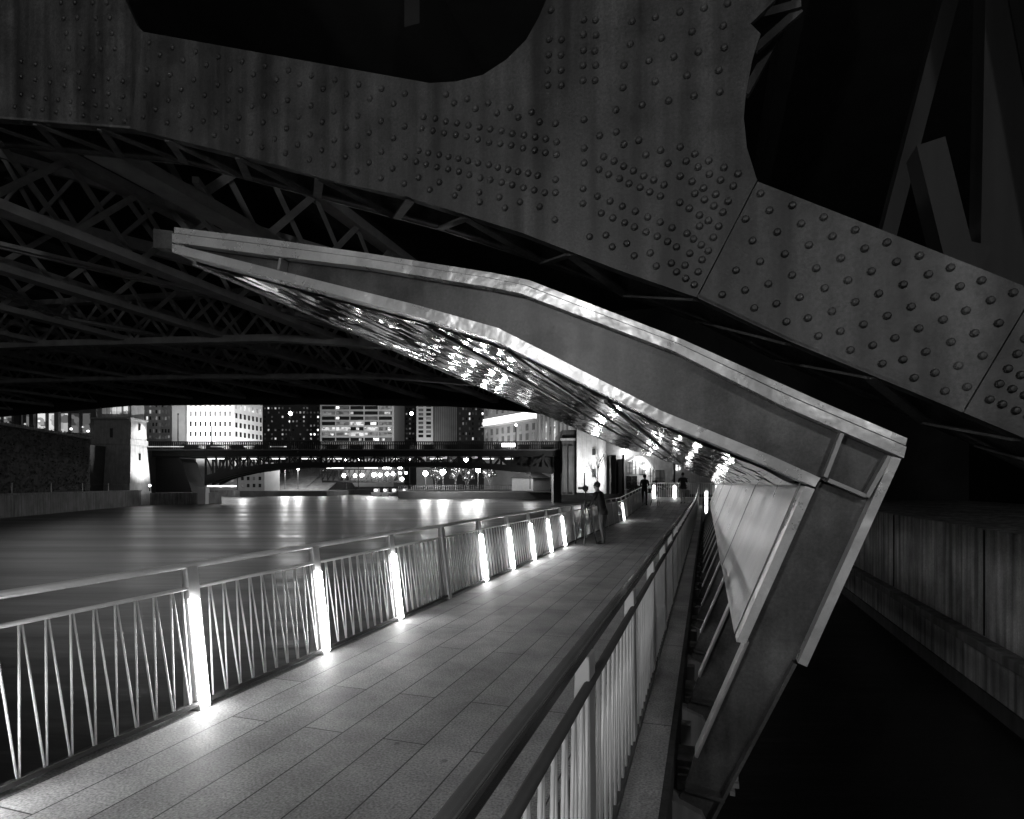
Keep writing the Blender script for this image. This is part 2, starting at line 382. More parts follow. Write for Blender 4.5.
# railing across the end of the walkway
th = Thing('end_railing', 'pale railing closing the far end of the walkway, one post glowing', 'railing', (-1.5,42,.67))
z0 = .67; h = MB(); h.tube([(-3.5,42,z0+1.04),(3.4,42,z0+1.04)], .03, 8); th.part('handrail', h, M['rail'], smooth=True)
h = MB(); h.tube([(-3.5,42,z0+.06),(3.4,42,z0+.06)], .03, 8); th.part('bottom_rail', h, M['rail'])
for i in range(6):
    x = -3.4 + i*1.36
    p = MB(); p.box(x-.04,x+.04,41.96,42.04,z0,z0+1.03); po = th.part('post', p, M['post'])
    if i in (0, 1, 3):
        l = MB(); l.box(x-.06,x+.10,41.90,41.955,z0+.02,z0+.85); th.part('light_strip', l, M['led2'], parent=po)
    b = MB()
    for j in range(9):
        xx = x+.1+j*.145; b.tube([(xx,42,z0+.06),(xx,42,z0+1.03)], .011, 6)
    if i < 5: th.part('baluster_panel', b, M['rod'])

# ================================================================== CANOPY
TC = 3.5; TE = 29.0
cv = Thing('walkway_canopy', 'angular stainless steel canopy leaning over the walkway on sloping legs', 'canopy', (-.1,TC,-.5))
D = lambda px, py, t=TC: (lambda v: (v.x, v.z))(dockpt(px, py, t))
topU = [(172,226),(264.5,237.5),(362.5,251.5),(490,271.4),(528,279),(681,338),(770,377.8),(823,401.5),(908.6,438)]
topL = [(172,242),(266,254.8),(362.5,266.4),(490,287),(520,293),(674,351),(770,399.4),(780,404.5),(903.8,458)]
botU = [(172,243.6),(322.6,281.4),(415.6,304.6),(498,328),(662,411),(770,455),(820.5,478)]
botL = [(172,252),(322.6,291),(415.6,316),(496,340.5),(662,422.5),(770,467),(815,487)]
def strip(poly_a, poly_b, t0, t1):
    mb = MB(); n = len(poly_a)
    A = [D(*p) for p in poly_a]; B = [D(*p) for p in poly_b]
    for i in range(n-1):
        a, b, c, d_ = A[i], A[i+1], B[i+1], B[i]
        mb.hexa([(d_[0],t0,d_[1]),(c[0],t0,c[1]),(c[0],t1,c[1]),(d_[0],t1,d_[1]),(a[0],t0,a[1]),(b[0],t0,b[1]),(b[0],t1,b[1]),(a[0],t1,a[1])])
    return mb
def mix(A, B, k): return [(a[0]*(1-k)+b[0]*k, a[1]*(1-k)+b[1]*k) for a, b in zip(A, B)]
# fascia of two sheets with a dark joint, split where the sheets meet
joints = [0, 4, 5, 8]
for a, b in zip(joints[:-1], joints[1:]):
    cv.part('fascia_sheet', strip(topU[a:b+1], mix(topU, topL, .36)[a:b+1], TC+.02, TC+.20), M['stainless'])
    cv.part('fascia_sheet', strip(mix(topU, topL, .44)[a:b+1], topL[a:b+1], TC, TC+.20), M['stainless'])
for a, b in ((0,3),(3,6)):
    cv.part('lower_flange', strip(botU[a:b+1], botL[a:b+1], TC, TC+.20), M['stainless'])
# web plate between the two flanges
web = [(178,243)] + topL[1:] + [(866,497),(826,480)] + botU[::-1][1:-1]
mb = MB(); mb.prism([D(*p) for p in web], TC+.09, TC+.115); cv.part('web_plate', mb, M['web'])
# tip cap standing proud of the end
cap = MB(); cap.prism([D(p[0],p[1],TC+.205) for p in ((153,228.5),(173,231),(173,249),(153,247))], TC+.205, TC+.32); cv.part('end_cap', cap, M['web'])
# stiffeners
def stiff(p, q, wd=.02, t0=TC+.012, t1=TC+.089):
    a, b = D(*p), D(*q); m_ = MB(); c = Vector((b[0]-a[0],0,b[1]-a[1])).normalized(); n = Vector((-c.z,0,c.x))*wd/2
    A = Vector((a[0],0,a[1])); B = Vector((b[0],0,b[1]))
    m_.prism([((A+n).x,(A+n).z),((B+n).x,(B+n).z),((B-n).x,(B-n).z),((A-n).x,(A-n).z)], t0, t1)
    cv.part('stiffener', m_, M['stiff'])
stiff((843,433),(826,477)); stiff((829,480),(867,496)); stiff((279,257.5),(277,269))
stiff((868,497),(891,456), .022)
# legs: the near one fully dressed, the others bare
def leg(t, first):
    # outlines taken once on the plane of the first frame; every leg repeats them at its own distance
    q = lambda px, py: D(px, py)
    lg = MB(); lg.prism([q(822,482),(q(868,497)),q(892,457),q(896,459),q(832,590),q(797,666),q(725,802),q(700,860),q(640,905),q(650,850),q(676,812),q(685,790),q(694.5,762)], t+.09, t+.115)
    o = cv.part('leg', lg, M['legweb'])
    fl = MB()
    a, b = q(748,643), q(696,760); fl.bar((a[0],t+.10,a[1]),(b[0],t+.10,b[1]), .15, .018, up=(1,0,.5))
    cv.part('inner_flange', fl, M['stiff'], parent=o, bevel=.004)
    fl = MB(); a, b = q(805,655) if False else q(796,665), q(724,801); fl.bar((a[0],t+.10,a[1]),(b[0],t+.10,b[1]), .16, .018, up=(1,0,.5))
    a, b = b, q(690,868); fl.bar((a[0],t+.10,a[1]),(b[0],t+.10,b[1]), .16, .018, up=(1,0,.5))
    cv.part('outer_flange', fl, M['legweb'], parent=o)
    bp = MB(); a, b = q(685,791), q(725,803); bp.bar((a[0],t+.05,a[1]),(b[0],t+.05,b[1]), .07, .02); cv.part('base_plate', bp, M['legweb'], parent=o)
    return o
for k in range(18):
    t = TC + S*k; o = leg(t, k == 0)
# bright cover strips on the near leg
mb = MB(); mb.prism([D(*p) for p in ((892,456.5),(901.4,458.8),(807,667),(798,663))], TC, TC+.16); cv.part('leg_cover', mb, M['stainless'])
mb = MB(); mb.prism([D(*p) for p in ((805,486),(815,489),(746,643.5),(736.5,642))], TC+.002, TC+.16); cv.part('leg_cover', mb, M['stainless'])
# back face of the outer side: sheet cladding over the legs, running along
mb = MB(); a, b = D(899,458), D(803,664)
mb.hexa([(b[0]-.015,TC+.17,b[1]),(b[0],TC+.17,b[1]),(b[0],TE,b[1]),(b[0]-.015,TE,b[1]),(a[0]-.015,TC+.17,a[1]),(a[0],TC+.17,a[1]),(a[0],TE,a[1]),(a[0]-.015,TE,a[1])])
cv.part('outer_cladding', mb, M['legweb'])
# roof sheet
mb = MB(); A = [D(*p) for p in mix(topU, topL, .3)]
for i in range(len(A)-1):
    a, b = A[i], A[i+1]
    mb.hexa([(a[0],TC+.201,a[1]-.02),(b[0],TC+.201,b[1]-.02),(b[0],TE,b[1]-.02),(a[0],TE,a[1]-.02),(a[0],TC+.201,a[1]),(b[0],TC+.201,b[1]),(b[0],TE,b[1]),(a[0],TE,a[1])])
cv.part('roof_sheet', mb, M['legweb'])
# wall panel on the inner side of the legs
mb = MB(); a, b = D(806,483), D(738,641)
nrm = .012; y = TC+.161; k = 0
while y < TE:
    y2 = min(y+2.94, TE); j = .004*(k % 2)
    mb.hexa([(b[0]-nrm-j,y,b[1]),(b[0]-j,y,b[1]),(b[0]-j,y2-.006,b[1]),(b[0]-nrm-j,y2-.006,b[1]),(a[0]-nrm-j,y,a[1]),(a[0]-j,y,a[1]),(a[0]-j,y2-.006,a[1]),(a[0]-nrm-j,y2-.006,a[1])])
    y = y2; k += 1
cv.part('wall_panel', mb, M['panel'])
# ceiling of mirror shingles
mb = MB(); prof = [D(*p) for p in botL[:-1]] + [D(800,483)]
seg = []
for i in range(len(prof)-1):
    a = Vector((prof[i][0],0,prof[i][1])); b = Vector((prof[i+1][0],0,prof[i+1][1])); n = max(1, round((b-a).length/.10))
    for j in range(n): seg.append((a.lerp(b, j/n), a.lerp(b, (j+1)/n)))
for si, (a, b) in enumerate(seg):
    u = (b-a).normalized(); nn = Vector((-u.z,0,u.x));
    if nn.z > 0: nn = -nn
    y = TC+.203 + (si*.37 % .6)*.0
    off = (si*.157) % .36
    first = True
    while y < TE:
        ln = off if first and off > .1 else .36; first = False
        y2 = min(y+ln, TE)
        t1 = random.gauss(0,.0022); t2 = random.gauss(0,.0011); t3 = random.gauss(0,.0008); base = .012 + R()*.006
        c = [a+nn*(base+t1+t2), b+nn*(base-t1+t2), b+nn*(base-t1-t2+t3), a+nn*(base+t1-t2+t3)]
        v = [Vector((c[0].x,y+.002,c[0].z)), Vector((c[1].x,y+.002,c[1].z)), Vector((c[2].x,y2,c[2].z)), Vector((c[3].x,y2,c[3].z))]
        mb.add(v, [(0,1,2),(0,2,3)] if (si % 2) else [(0,1,3),(1,2,3)])
        y = y2
cv.part('ceiling_shingles', mb, M['shingle'])
mb = MB()
for i in range(len(prof)-1):
    a, b = prof[i], prof[i+1]
    mb.hexa([(a[0],TC+.201,a[1]+.012),(b[0],TC+.201,b[1]+.012),(b[0],TE,b[1]+.012),(a[0],TE,a[1]+.012),(a[0],TC+.201,a[1]+.03),(b[0],TC+.201,b[1]+.03),(b[0],TE,b[1]+.03),(a[0],TE,a[1]+.03)])
cv.part('ceiling_backing', mb, M['blackplastic'])
# crease strips where the ceiling planes meet
for p in ((415.6,316),(496,340.5),(600,392)):
    c = D(*p); m_ = MB(); m_.box(c[0]-.012,c[0]+.012,TC+.21,TE,c[1]-.035,c[1]-.015); cv.part('crease_strip', m_, M['blackplastic'])
# edge trims at the tip
c = D(173,252); m_ = MB(); m_.box(c[0]-.02,c[0]+.02,TC+.2,TE,c[1]-.03,c[1]+.06); cv.part('edge_trim', m_, M['stainless'])

# ================================================================== OVERHEAD BRIDGE
TG = 3.72; G = lambda px, py: (lambda v: (v.x, v.z))(dockpt(px, py, TG))
br = Thing('overhead_bridge', 'dark riveted steel truss bridge crossing the river overhead, deck out of sight', 'bridge', (4.5,TG,1.02))
gird = MB()
left_gusset = [(-260,60),(-260,-260),(70,-260),(124.6,0),(136,25),(142.5,31.6),(129.5,128),(0,118),(-260,104)]
centre = [(143.3,31.8),(340,67),(429.7,83),(456,81.4),(482.8,74.8),(506,59.8),(526,39.9),(539,16.6),(546,0),(560,-260),(900,-260),(775,0),(750.5,23.5),(760.6,33.6),(752,60.5),(745.5,97.4),(743.8,117.6),(747,148),(757,180),(696.5,297),(684,293),(615.7,269),(522.7,233),(406,196),(340,183),(272,163),(130.3,128.4)]
right = [(757.8,180.6),(992,272),(1024,285),(1030,300),(963,412),(790,341),(697.5,297.3)]
rg = [(1031,300),(1080,260),(1400,380),(1400,620),(1024,438),(964,412.6)]
th_ = .03
def plate(poly, rows, t=TG, name='chord_plate'):
    mb = MB(); mb.prism([G(*p) for p in poly], t, t+th_)
    keep = []
    for p in rows:
        if all((p[0]-k_[0])**2+(p[1]-k_[1])**2 > 81 for k_ in keep): keep.append(p)
    for p in keep:
        g = G(*p); mb.rivet((g[0]+random.gauss(0,.002), t, g[1]+random.gauss(0,.002)), .0225, .022)
    o = mk(name, mb, M['girder'], trs, br.o)
    return o
trs = br.part('front_truss', MB().box(-4,-3.9,TG+.25,TG+.3,6,6.1), M['girder'])
def lin(p, q, n): return [(p[0]+(q[0]-p[0])*i/(n-1), p[1]+(q[1]-p[1])*i/(n-1)) for i in range(n)]
def inside(p, poly):
    c = False; n = len(poly)
    for i in range(n):
        a, b = poly[i], poly[(i+1) % n]
        if (a[1] > p[1]) != (b[1] > p[1]) and p[0] < (b[0]-a[0])*(p[1]-a[1])/(b[1]-a[1])+a[0]: c = not c
    return c
# left gusset: dense rows
rl = []
for j, y in enumerate((70,78,98,106)):
    rl += lin((20+(j%2)*5, y*.55+22), (122+(j%2)*5, y*.55+42), 15)
for j, y in enumerate((112, 100, 88)): rl += lin((14+(j%2)*6,y-6), (124-(j%2)*5,y+8), 9)
for j, x in enumerate((60,74,92,106)): rl += lin((x,2),(x+8,48), 4)
rl = [p for p in rl if inside((p[0]+4,p[1]),left_gusset) and inside((p[0]-3,p[1]),left_gusset)]
plate(left_gusset, rl, TG+.012, 'gusset_plate')
# centre
rc = []
def chordrows(a0, a1, b0, b1, fr, n, stag=True):
    out = []
    for j, f in enumerate(fr):
        p = (a0[0]+(b0[0]-a0[0])*f, a0[1]+(b0[1]-a0[1])*f); q = (a1[0]+(b1[0]-a1[0])*f, a1[1]+(b1[1]-a1[1])*f)
        L_ = lin(p, q, n)
        if stag and j % 2: L_ = [((L_[i][0]+L_[i+1][0])/2, (L_[i][1]+L_[i+1][1])/2) for i in range(n-1)]
        out += L_
    return out
rc += chordrows((150,38),(405,88),(143,122),(405,190),(.06,.18,.38,.52,.68,.82,.94), 12)
for a, b in (((424,117),(557,142)),((422,129),(557,155)),((419,151),(538,176)),((416,162),(545,193))): rc += lin(a, b, 13)
rc += lin((446,95),(532,112), 5); rc += lin((454,104),(540,122), 5); rc += lin((419,178),(540,207), 7); rc += lin((430,190),(505,208), 4)
for x in (549,562): rc += lin((x,40),(x-1,86), 4)
for x in (584,596): rc += lin((x,20),(x-1,81), 5)
rc += lin((551,11),(551,12),2)[:1]
for a, b in (((604,157),(664,185)),((599,170),(660,197)),((598,196),(672,228)),((602,214),(668,241))): rc += lin(a, b, 7)
for x, y in ((556,124),(556,142),(556,155),(556,180),(555,193),(555,220),(584,120),(584,149),(584,163),(583,189),(583,204),(600,136),(616,132),(624,145),(639,141),(661,150),(646,155),(668,164),(612,247),(627,243),(590,237),(606,235),(634,256),(650,253),(656,266),(672,263)): rc.append((x,y))
for i in range(5):
    rc += lin((632-i*4+ (i%2)*3, 22+i*22), (728-i*2-(i%2)*3, 4+i*22), 4 if i % 2 else 5)
for i, yy in enumerate((150,163,178,190,205,216,230)): rc += lin((680+(i%2)*6, yy-2), (738-i*5, yy+24-i*.5), 5)
for i, yy in enumerate((235,247,259,272)): rc += lin((672+(i%2)*5, yy), (706-i*4, yy+13), 3)
pc = [p for p in rc if inside((p[0]+5,p[1]),centre) and inside((p[0]-5,p[1]),centre) and inside((p[0],p[1]+5),centre)]
plate(centre, pc, TG, 'gusset_plate')
rr_ = chordrows((762,190),(1015,290),(705,290),(960,402),(.02,.14,.29,.44,.58,.73,.86,.97), 9)
plate(right, [p for p in rr_ if inside((p[0]+4,p[1]+4),right) and inside((p[0]-4,p[1]-4),right)], TG+.010, 'chord_plate')
rr2 = []
for i in range(6): rr2 += lin((1022-i*9, 318+i*15),(1150-i*9,376+i*15), 11)
plate(rg, [p for p in rr2 if inside((p[0]+4,p[1]),rg) and inside((p[0]-4,p[1]),rg)], TG, 'gusset_plate')
# cover strips along the seams
# back plate, bottom angles, lacing under the box chord
bot = [(-260,104),(0,118),(129.5,128),(272,163),(406,196),(522.7,233),(615.7,269),(697,296.5),(790,341),(963,412),(1024,438),(1400,620)]
top = [(-260,10),(0,24),(143,32),(300,60),(430,83),(560,110),(660,145),(757,180),(850,217),(992,272),(1080,310),(1400,450)]
Bt = [G(*p) for p in bot]; Tp = [G(*p) for p in top]
mb = MB(); mb.prism(Bt+Tp[::-1], TG+.58, TG+.61); mk('back_plate', mb, M['girder'], trs, br.o)
mb = MB()
for a, b in zip(Bt[:-1], Bt[1:]):
    for t in (TG+.06, TG+.55): mb.bar((a[0],t,a[1]+.012),(b[0],t,b[1]+.012), .10, .014)
mk('bottom_angle', mb, M['lacing'], trs, br.o)
mb = MB()
for a, b in zip(Bt[:-1], Bt[1:]):
    ln = math.hypot(b[0]-a[0], b[1]-a[1]); n = max(1, round(ln/.42))
    for i in range(n):
        A = (a[0]+(b[0]-a[0])*i/n, a[1]+(b[1]-a[1])*i/n-.005); B = (a[0]+(b[0]-a[0])*(i+1)/n, a[1]+(b[1]-a[1])*(i+1)/n-.005)
        s = i % 2
        mb.bar((A[0],TG+(.06 if s else .55),A[1]),(B[0],TG+(.55 if s else .06),B[1]), .065, .014)
mk('lacing', mb, M['lacing'], trs, br.o)
# profile of the bottom chords (x to the right, height)
prof_b = [(14,-2.4),(8,-.6),(4.5,.55)] + [(-0.0,EYE+1.10),(-3,EYE+2.25),(-6,EYE+3.05),(-8.3,EYE+3.37),(-11.1,EYE+3.7),(-20,EYE+4.17),(-32,EYE+4.6),(-43,EYE+4.34),(-60,EYE+3.7)]
def hprof(x):
    for (xa,ha),(xb,hb_) in zip(prof_b[:-1], prof_b[1:]):
        if xb <= x <= xa: return ha+(hb_-ha)*(xa-x)/(xa-xb)
    return prof_b[-1][1] if x < -60 else prof_b[0][1]
DECKH = 9.2
def latbeam(name, b0, b1, t0_, t1_, pitch, mat='truss', solid=.2):
    """lattice beam between two polylines (bottom, top) of equal length"""
    o = MB()
    for i in range(len(b0)-1): o.bar(b0[i], b0[i+1], .30, solid)
    o = br.part(name, o, M[mat])
    q = MB()
    for i in range(len(b1)-1): q.bar(b1[i], b1[i+1], .24, .16)
    mk('top_flange', q, M[mat], o, br.o)
    q = MB()
    for i in range(len(b0)-1):
        n = max(1, round((b0[i+1]-b0[i]).length/pitch)); ax = (b0[i+1]-b0[i]).normalized()
        nrm = ax.cross(Vector((0,0,1))).normalized()
        for k in range(n):
            A, B_ = b0[i].lerp(b0[i+1], k/n), b0[i].lerp(b0[i+1], (k+1)/n); C, E_ = b1[i].lerp(b1[i+1], k/n), b1[i].lerp(b1[i+1], (k+1)/n)
            q.bar(A+nrm*.03, E_+nrm*.03, .10, .018, up=nrm); q.bar(B_-nrm*.03, C-nrm*.03, .10, .018, up=nrm)
    mk('lattice', q, M[mat], o, br.o)
    return o
# the second truss, descending towards the bank
t2 = 8.4
pb = [(-420,150),(-200,172),(0,210),(164,252),(330,296),(500,349),(632,384),(705,402)]; pt = [(-420,96),(-200,118),(0,154),(164,203),(330,254),(500,312),(632,350),(705,372)]
o2 = latbeam('truss', [dockpt(x,y,t2) for x, y in pb], [dockpt(x,y,t2) for x, y in pt], 0, 0, 1.25)
# cross frames running along the walkway direction
for k in range(13):
    x = -5.7-3.6*k; hb_ = hprof(x)+.34
    ys = [TG+.62, 9.0, 14.5, 20.0, 26.3]
    latbeam('cross_frame', [Vector((x,y,hb_)) for y in ys], [Vector((x,y,hb_+1.15)) for y in ys], 0, 0, 1.15, solid=.14)
# far girder: a closed plate, deep enough to hide the street behind
mb = MB(); xs_ = [9.28]+[6-2.0*i for i in range(0, 36)]
for a_, b_ in zip(xs_[:-1], xs_[1:]):
    mb.hexa([(a_,26.4,hprof(a_)),(b_,26.4,hprof(b_)),(b_,26.7,hprof(b_)),(a_,26.7,hprof(a_)),(a_,26.4,DECKH-.01),(b_,26.4,DECKH-.01),(b_,26.7,DECKH-.01),(a_,26.7,DECKH-.01)][:4][::-1][::-1]+[(a_,26.4,DECKH-.01),(b_,26.4,DECKH-.01),(b_,26.7,DECKH-.01),(a_,26.7,DECKH-.01)])
br.part('plate_girder', mb, M['trussdark'])
for t_ in (13.5, 19.5):
    xs2 = [Vector((x,t_,hprof(x)+.25)) for x in (2,0,-3,-6,-11,-20,-32,-43,-56)]
    latbeam('truss', xs2, [v+Vector((0,0,1.3)) for v in xs2], 0, 0, 1.3, solid=.18)
# lateral bracing in plan between the cross frames
for i in range(10):
    xa, xb_ = -5.7-3.6*i, -5.7-3.6*(i+1)
    for j, (ya, yb_) in enumerate(((5.2,11.5),(11.5,18.8),(18.8,26.0))):
        A, B_ = Vector((xa,ya,hprof(xa)+.45)), Vector((xb_,yb_,hprof(xb_)+.45))
        if (i+j) % 2: A, B_ = Vector((xb_,ya,hprof(xb_)+.45)), Vector((xa,yb_,hprof(xa)+.45))
        mb = MB(); off = Vector((.24,.12,0)); mb.bar(A, B_, .07, .07); mb.bar(A+off, B_+off, .07, .07); nn = 22
        for q_ in range(nn):
            p_ = A.lerp(B_, q_/nn); r_ = A.lerp(B_, (q_+1)/nn); mb.bar(p_+(off if q_ % 2 else Vector()), r_+(Vector() if q_ % 2 else off), .035, .02)
        br.part('lateral_bracing', mb, M['truss'])
for x in [1.2-5.2*i for i in range(0, 12)]:
    mb = MB(); mb.box(x-.12,x+.12,TG+4,26.4,DECKH-1.0,DECKH-.02); br.part('floor_beam', mb, M['trussdark'])
mb = MB(); mb.box(-62,14,TG+.4,26.9,DECKH,DECKH+.4); br.part('deck', mb, M['trussdark'])
# members above the near chord on the right (faint verticals and a strut)
for (p, q, wd, t) in (((1000,330),(1010,-200),.34,5.4),((962,300),(925,150),.16,4.6),((880,260),(990,-160),.12,6.0),((935,330),(975,250),.12,4.9),((1100,330),(1000,-200),.2,5.0)):
    a = dockpt(p[0],p[1],t); b = dockpt(q[0],q[1],t); mb = MB(); mb.bar(a, b, .22, wd, up=(1,0,0)); br.part('strut', mb, M['strut'])
for (p, q, wd, t) in (((745,95),(830,-60),.05,4.2),((748,22),(800,8),.09,4.0),((755,50),(800,10),.03,4.0)):
    a = dockpt(p[0],p[1],t); b = dockpt(q[0],q[1],t); mb = MB(); mb.bar(a, b, .05, wd, up=(0,1,0)); br.part('brace', mb, M['girder'])

# ================================================================== QUAY WALL on the right
XW = 3.57
qw = Thing('quay_wall', 'tall stained concrete quay wall with a ledge, across the dark gap', 'wall', (XW,6,WATER))
mb = MB(); mb.box(XW,9.5,-14,52,WATER-1.5,-.62); qw.part('lower_wall', mb, M['concrete'])
mb = MB(); mb.box(XW+.10,9.5,-14,52,-.618,1.02); qw.part('upper_wall', mb, M['concrete'])
for k_ in range(12):
    mb = MB(); yy_ = 1.5+4.2*k_; mb.box(XW+.085,XW+.099,yy_,yy_+.03,-.46,1.0); qw.part('wall_joint', mb, M['voidjoint'])
mb = MB(); mb.box(XW-.10,XW+.098,-14,52,-.60,-.47); qw.part('ledge', mb, M['quay'], bevel=.01)
mb = MB(); mb.box(XW-.03,XW-.001,-14,52,WATER-.2,WATER+.22); qw.part('waterline_band', mb, M['concretedark'])
mb = MB(); mb.box(9.3,9.5,-14,140,1.022,12); qw.part('abutment_back', mb, M['voidjoint'])  # black backdrop, shade of the void above the wall put into its colour

# ================================================================== LEFT EMBANKMENT
def cm(px, py, Y): return campt(px, py, Y)
P0, P1 = Vector((-42.0,30,0)), Vector((-55.5,86,0))      # foot line of the ivy wall
lw = Thing('ivy_wall', 'tall dark ivy covered embankment wall on the opposite bank', 'wall', (-46,54,WATER), dock=False)
dirw = (P1-P0).normalized(); nw = Vector((dirw.y,-dirw.x,0))
if nw.x < 0: nw = -nw
def along(a, b, o0, o1, z0, z1, z0b=None, z1b=None):
    A = P0+dirw*a; B = P0+dirw*b; z0b = z0 if z0b is None else z0b; z1b = z1 if z1b is None else z1b
    return [A+nw*o0+Vector((0,0,z0)), A+nw*o1+Vector((0,0,z0)), B+nw*o1+Vector((0,0,z0b)), B+nw*o0+Vector((0,0,z0b)),
            A+nw*o0+Vector((0,0,z1)), A+nw*o1+Vector((0,0,z1)), B+nw*o1+Vector((0,0,z1b)), B+nw*o0+Vector((0,0,z1b))]
mb = MB(); mb.hexa(along(0,46.5,-14,0,WATER-1,7.2)); lw.part('wall', mb, M['stonedark'])
mb = MB(); mb.hexa(along(0,46.5,-.3,.25,7.21,7.5)); lw.part('coping', mb, M['quay'])
# ivy leaves over the wall
mb = MB()
for i in range(7000):
    a = R()*46.2; z = .7+R()*6.7 if R() < .93 else 7.2+R()*.5
    p = P0+dirw*a+nw*(.03+R()*.16)+Vector((0,0,z)); s_ = .07+R()*.12
    u = (dirw*random.gauss(0,1)+Vector((0,0,random.gauss(0,1)))+nw*random.gauss(0,.5)).normalized(); v = u.cross((nw+Vector((R()-.5,R()-.5,R()-.5))).normalized())
    mb.add([p-u*s_, p+v*s_*.7, p+u*s_, p-v*s_*.7], [(0,1,2,3)])
iv = lw.part('ivy', mb, M['ivy']); iv['kind'] = 'stuff'
mb = MB(); mb.hexa(along(0,56,.0,2.6,WATER-1,.62)); lw.part('dock_ledge', mb, M['quay'])
mb = MB(); mb.hexa(along(0,56,2.3,2.75,.622,.80)); lw.part('dock_kerb', mb, M['quay'])
for i in range(8):
    p = P0+dirw*(4+i*7)+nw*2.2; q = MB(); q.tube([p+Vector((0,0,.6)),p+Vector((0,0,1.75))], .05, 6); lw.part('ledge_post', q, M['post'])
q = MB(); q.tube([P0+dirw*4+nw*2.2+Vector((0,0,1.6)), P0+dirw*53+nw*2.2+Vector((0,0,1.6))], .02, 5); lw.part('ledge_cable', q, M['pole'])
# land behind the ivy wall
bank = MB(); pts = [(-260,20),(-56,20),(-57,97),(-97,182),(-97,330),(-260,330)]; n = len(pts)
bank.add([(x,y,WATER-1) for x,y in pts]+[(x,y,6.9) for x,y in pts], [tuple(range(n,2*n))]+[(i,(i+1)%n,n+(i+1)%n,n+i) for i in range(n)])
tag(mk('river_bank', bank, M['soil']), None, None, kind='structure')

# ---- lit arcade building behind the ivy wall
def window_grid(th, parent, X0, X1, Z0, Z1, y, cols, rows, fx, fz, pick, name='window', dy=.12, lim=100):
    cw = (X1-X0)/cols; rh = (Z1-Z0)/rows; cells = {}
    n = 0
    for r_ in range(rows):
        for c in range(cols):
            m_ = pick(c, r_)
            if m_ is None: continue
            x0 = X0+cw*(c+.5-fx/2); z0 = Z0+rh*(r_+.5-fz/2)
            if n < lim:
                b = MB(); b.box(x0, x0+cw*fx, y-dy, y-.001, z0, z0+rh*fz); th.part(name, b, M[m_], parent=parent)
            else: cells.setdefault(m_, MB()).box(x0, x0+cw*fx, y-dy, y-.001, z0, z0+rh*fz)
            n += 1
    for m_, b in cells.items():
        o = th.part(name, b, M[m_], parent=parent); o['kind'] = 'stuff'
def weighted(opts):
    tot = sum(w_ for _, w_ in opts)
    def f(c, r_):
        k = R()*tot
        for n, w_ in opts:
            k -= w_
            if k <= 0: return n
        return opts[-1][0]
    return f
def bld(name, label, px0, px1, pyb, pyt, Y, depth, wall, cat='building', **kw):
    a, b = cm(px0, pyb, Y), cm(px1, pyt, Y)
    th = Thing(name, label, cat, ((a.x+b.x)/2, Y+depth/2, a.z-6), dock=False)
    mb = MB(); mb.box(a.x, b.x, Y, Y+depth, min(a.z-6, .5), b.z); wl = th.part('wall', mb, M[wall])
    return th, wl, a, b
th, wl, a, b = bld('storefront_building', 'low dim building with lit shopfronts and dark columns above the ivy wall', -60, 96, 437, 396, 100, 10, 'bldgrey')
window_grid(th, None, a.x+1, b.x-.6, a.z+.3, a.z+4.3, 100, 13, 1, .62, .8, weighted((('winL',2),('winM',4),('winF',3))))
window_grid(th, None, a.x+1, b.x-.6, a.z+4.6, b.z-.4, 100, 16, 1, .5, .7, weighted((('winM',2),('winF',4),('winD',3))))
for px in (-40,-10,17,32,57):
    c = cm(px, 436, 99.4); mb = MB(); mb.box(c.x-.35,c.x+.35,99.2,99.86,c.z-1,c.z+7); th.part('column', mb, M['blddark' if px != 57 else 'bldmid'])
for px, py, r_ in ((71,429,.22),(88,431,.2),(83,427,.16),(25,424,.16),(39,421,.14),(5,418,.14)):
    c = cm(px, py, 98.6); mb = MB(); mb.ball(c, r_, 10, 6); th.part('lamp', mb, M['winB'], smooth=True)

# ================================================================== BRIDGE HOUSE TOWER
bh = Thing('bridge_house', 'pale stone bridge house tower with one floodlit side at the far bridge end', 'tower', (-56,86,WATER), dock=False)
YT = 84
def rect_px(x0, x1, y, Y): return cm(x0, y, Y), cm(x1, y, Y)
Zt = lambda py, Y=YT: EYE+(HY-py)/F*Y
c0 = cm(94,0,YT).x; c1 = cm(131,0,YT).x; c2 = cm(146.5,0,88).x
def tier(z0, z1, g0, g1):     # four-sided shaft with growth g (batter); corners: near-left, near-right, far-right, far-left
    f = lambda g, z: [(c0-g,YT-g,z),(c1+g*.4,YT-g,z),(c2+g,88.0+g*.2,z),(c0-g+1.5,92,z)]
    return f(g0,z0)+f(g1,z1)
mb = MB(); mb.hexa(tier(WATER-1, Zt(470), .9, .35)); mb.hexa(tier(Zt(470), Zt(444), .35, .05)); bh.part('shaft', mb, M['stone'])
mb = MB(); mb.hexa(tier(Zt(444)+.002, Zt(439), .22, .22)); bh.part('string_course', mb, M['stone'])
mb = MB(); mb.hexa(tier(Zt(439)+.002, Zt(419), .02, .0)); bh.part('upper_shaft', mb, M['stone'])
mb = MB(); mb.hexa(tier(Zt(419)+.002, Zt(417.5), .25, .25)); mb.hexa(tier(Zt(417.5)+.002, Zt(400), -.3, -.3)); mb.hexa(tier(Zt(400)+.002, Zt(396), .4, .4)); bh.part('belvedere', mb, M['stone'])
for i, px in enumerate((103,108,113,118,124.5)):
    a = cm(px-1.6,413.5,YT-.1); b = cm(px+1.6,406,YT-.1); mb = MB(); mb.box(a.x,b.x,YT+.05,YT+.29,a.z,b.z); bh.part('window', mb, M['winL'])
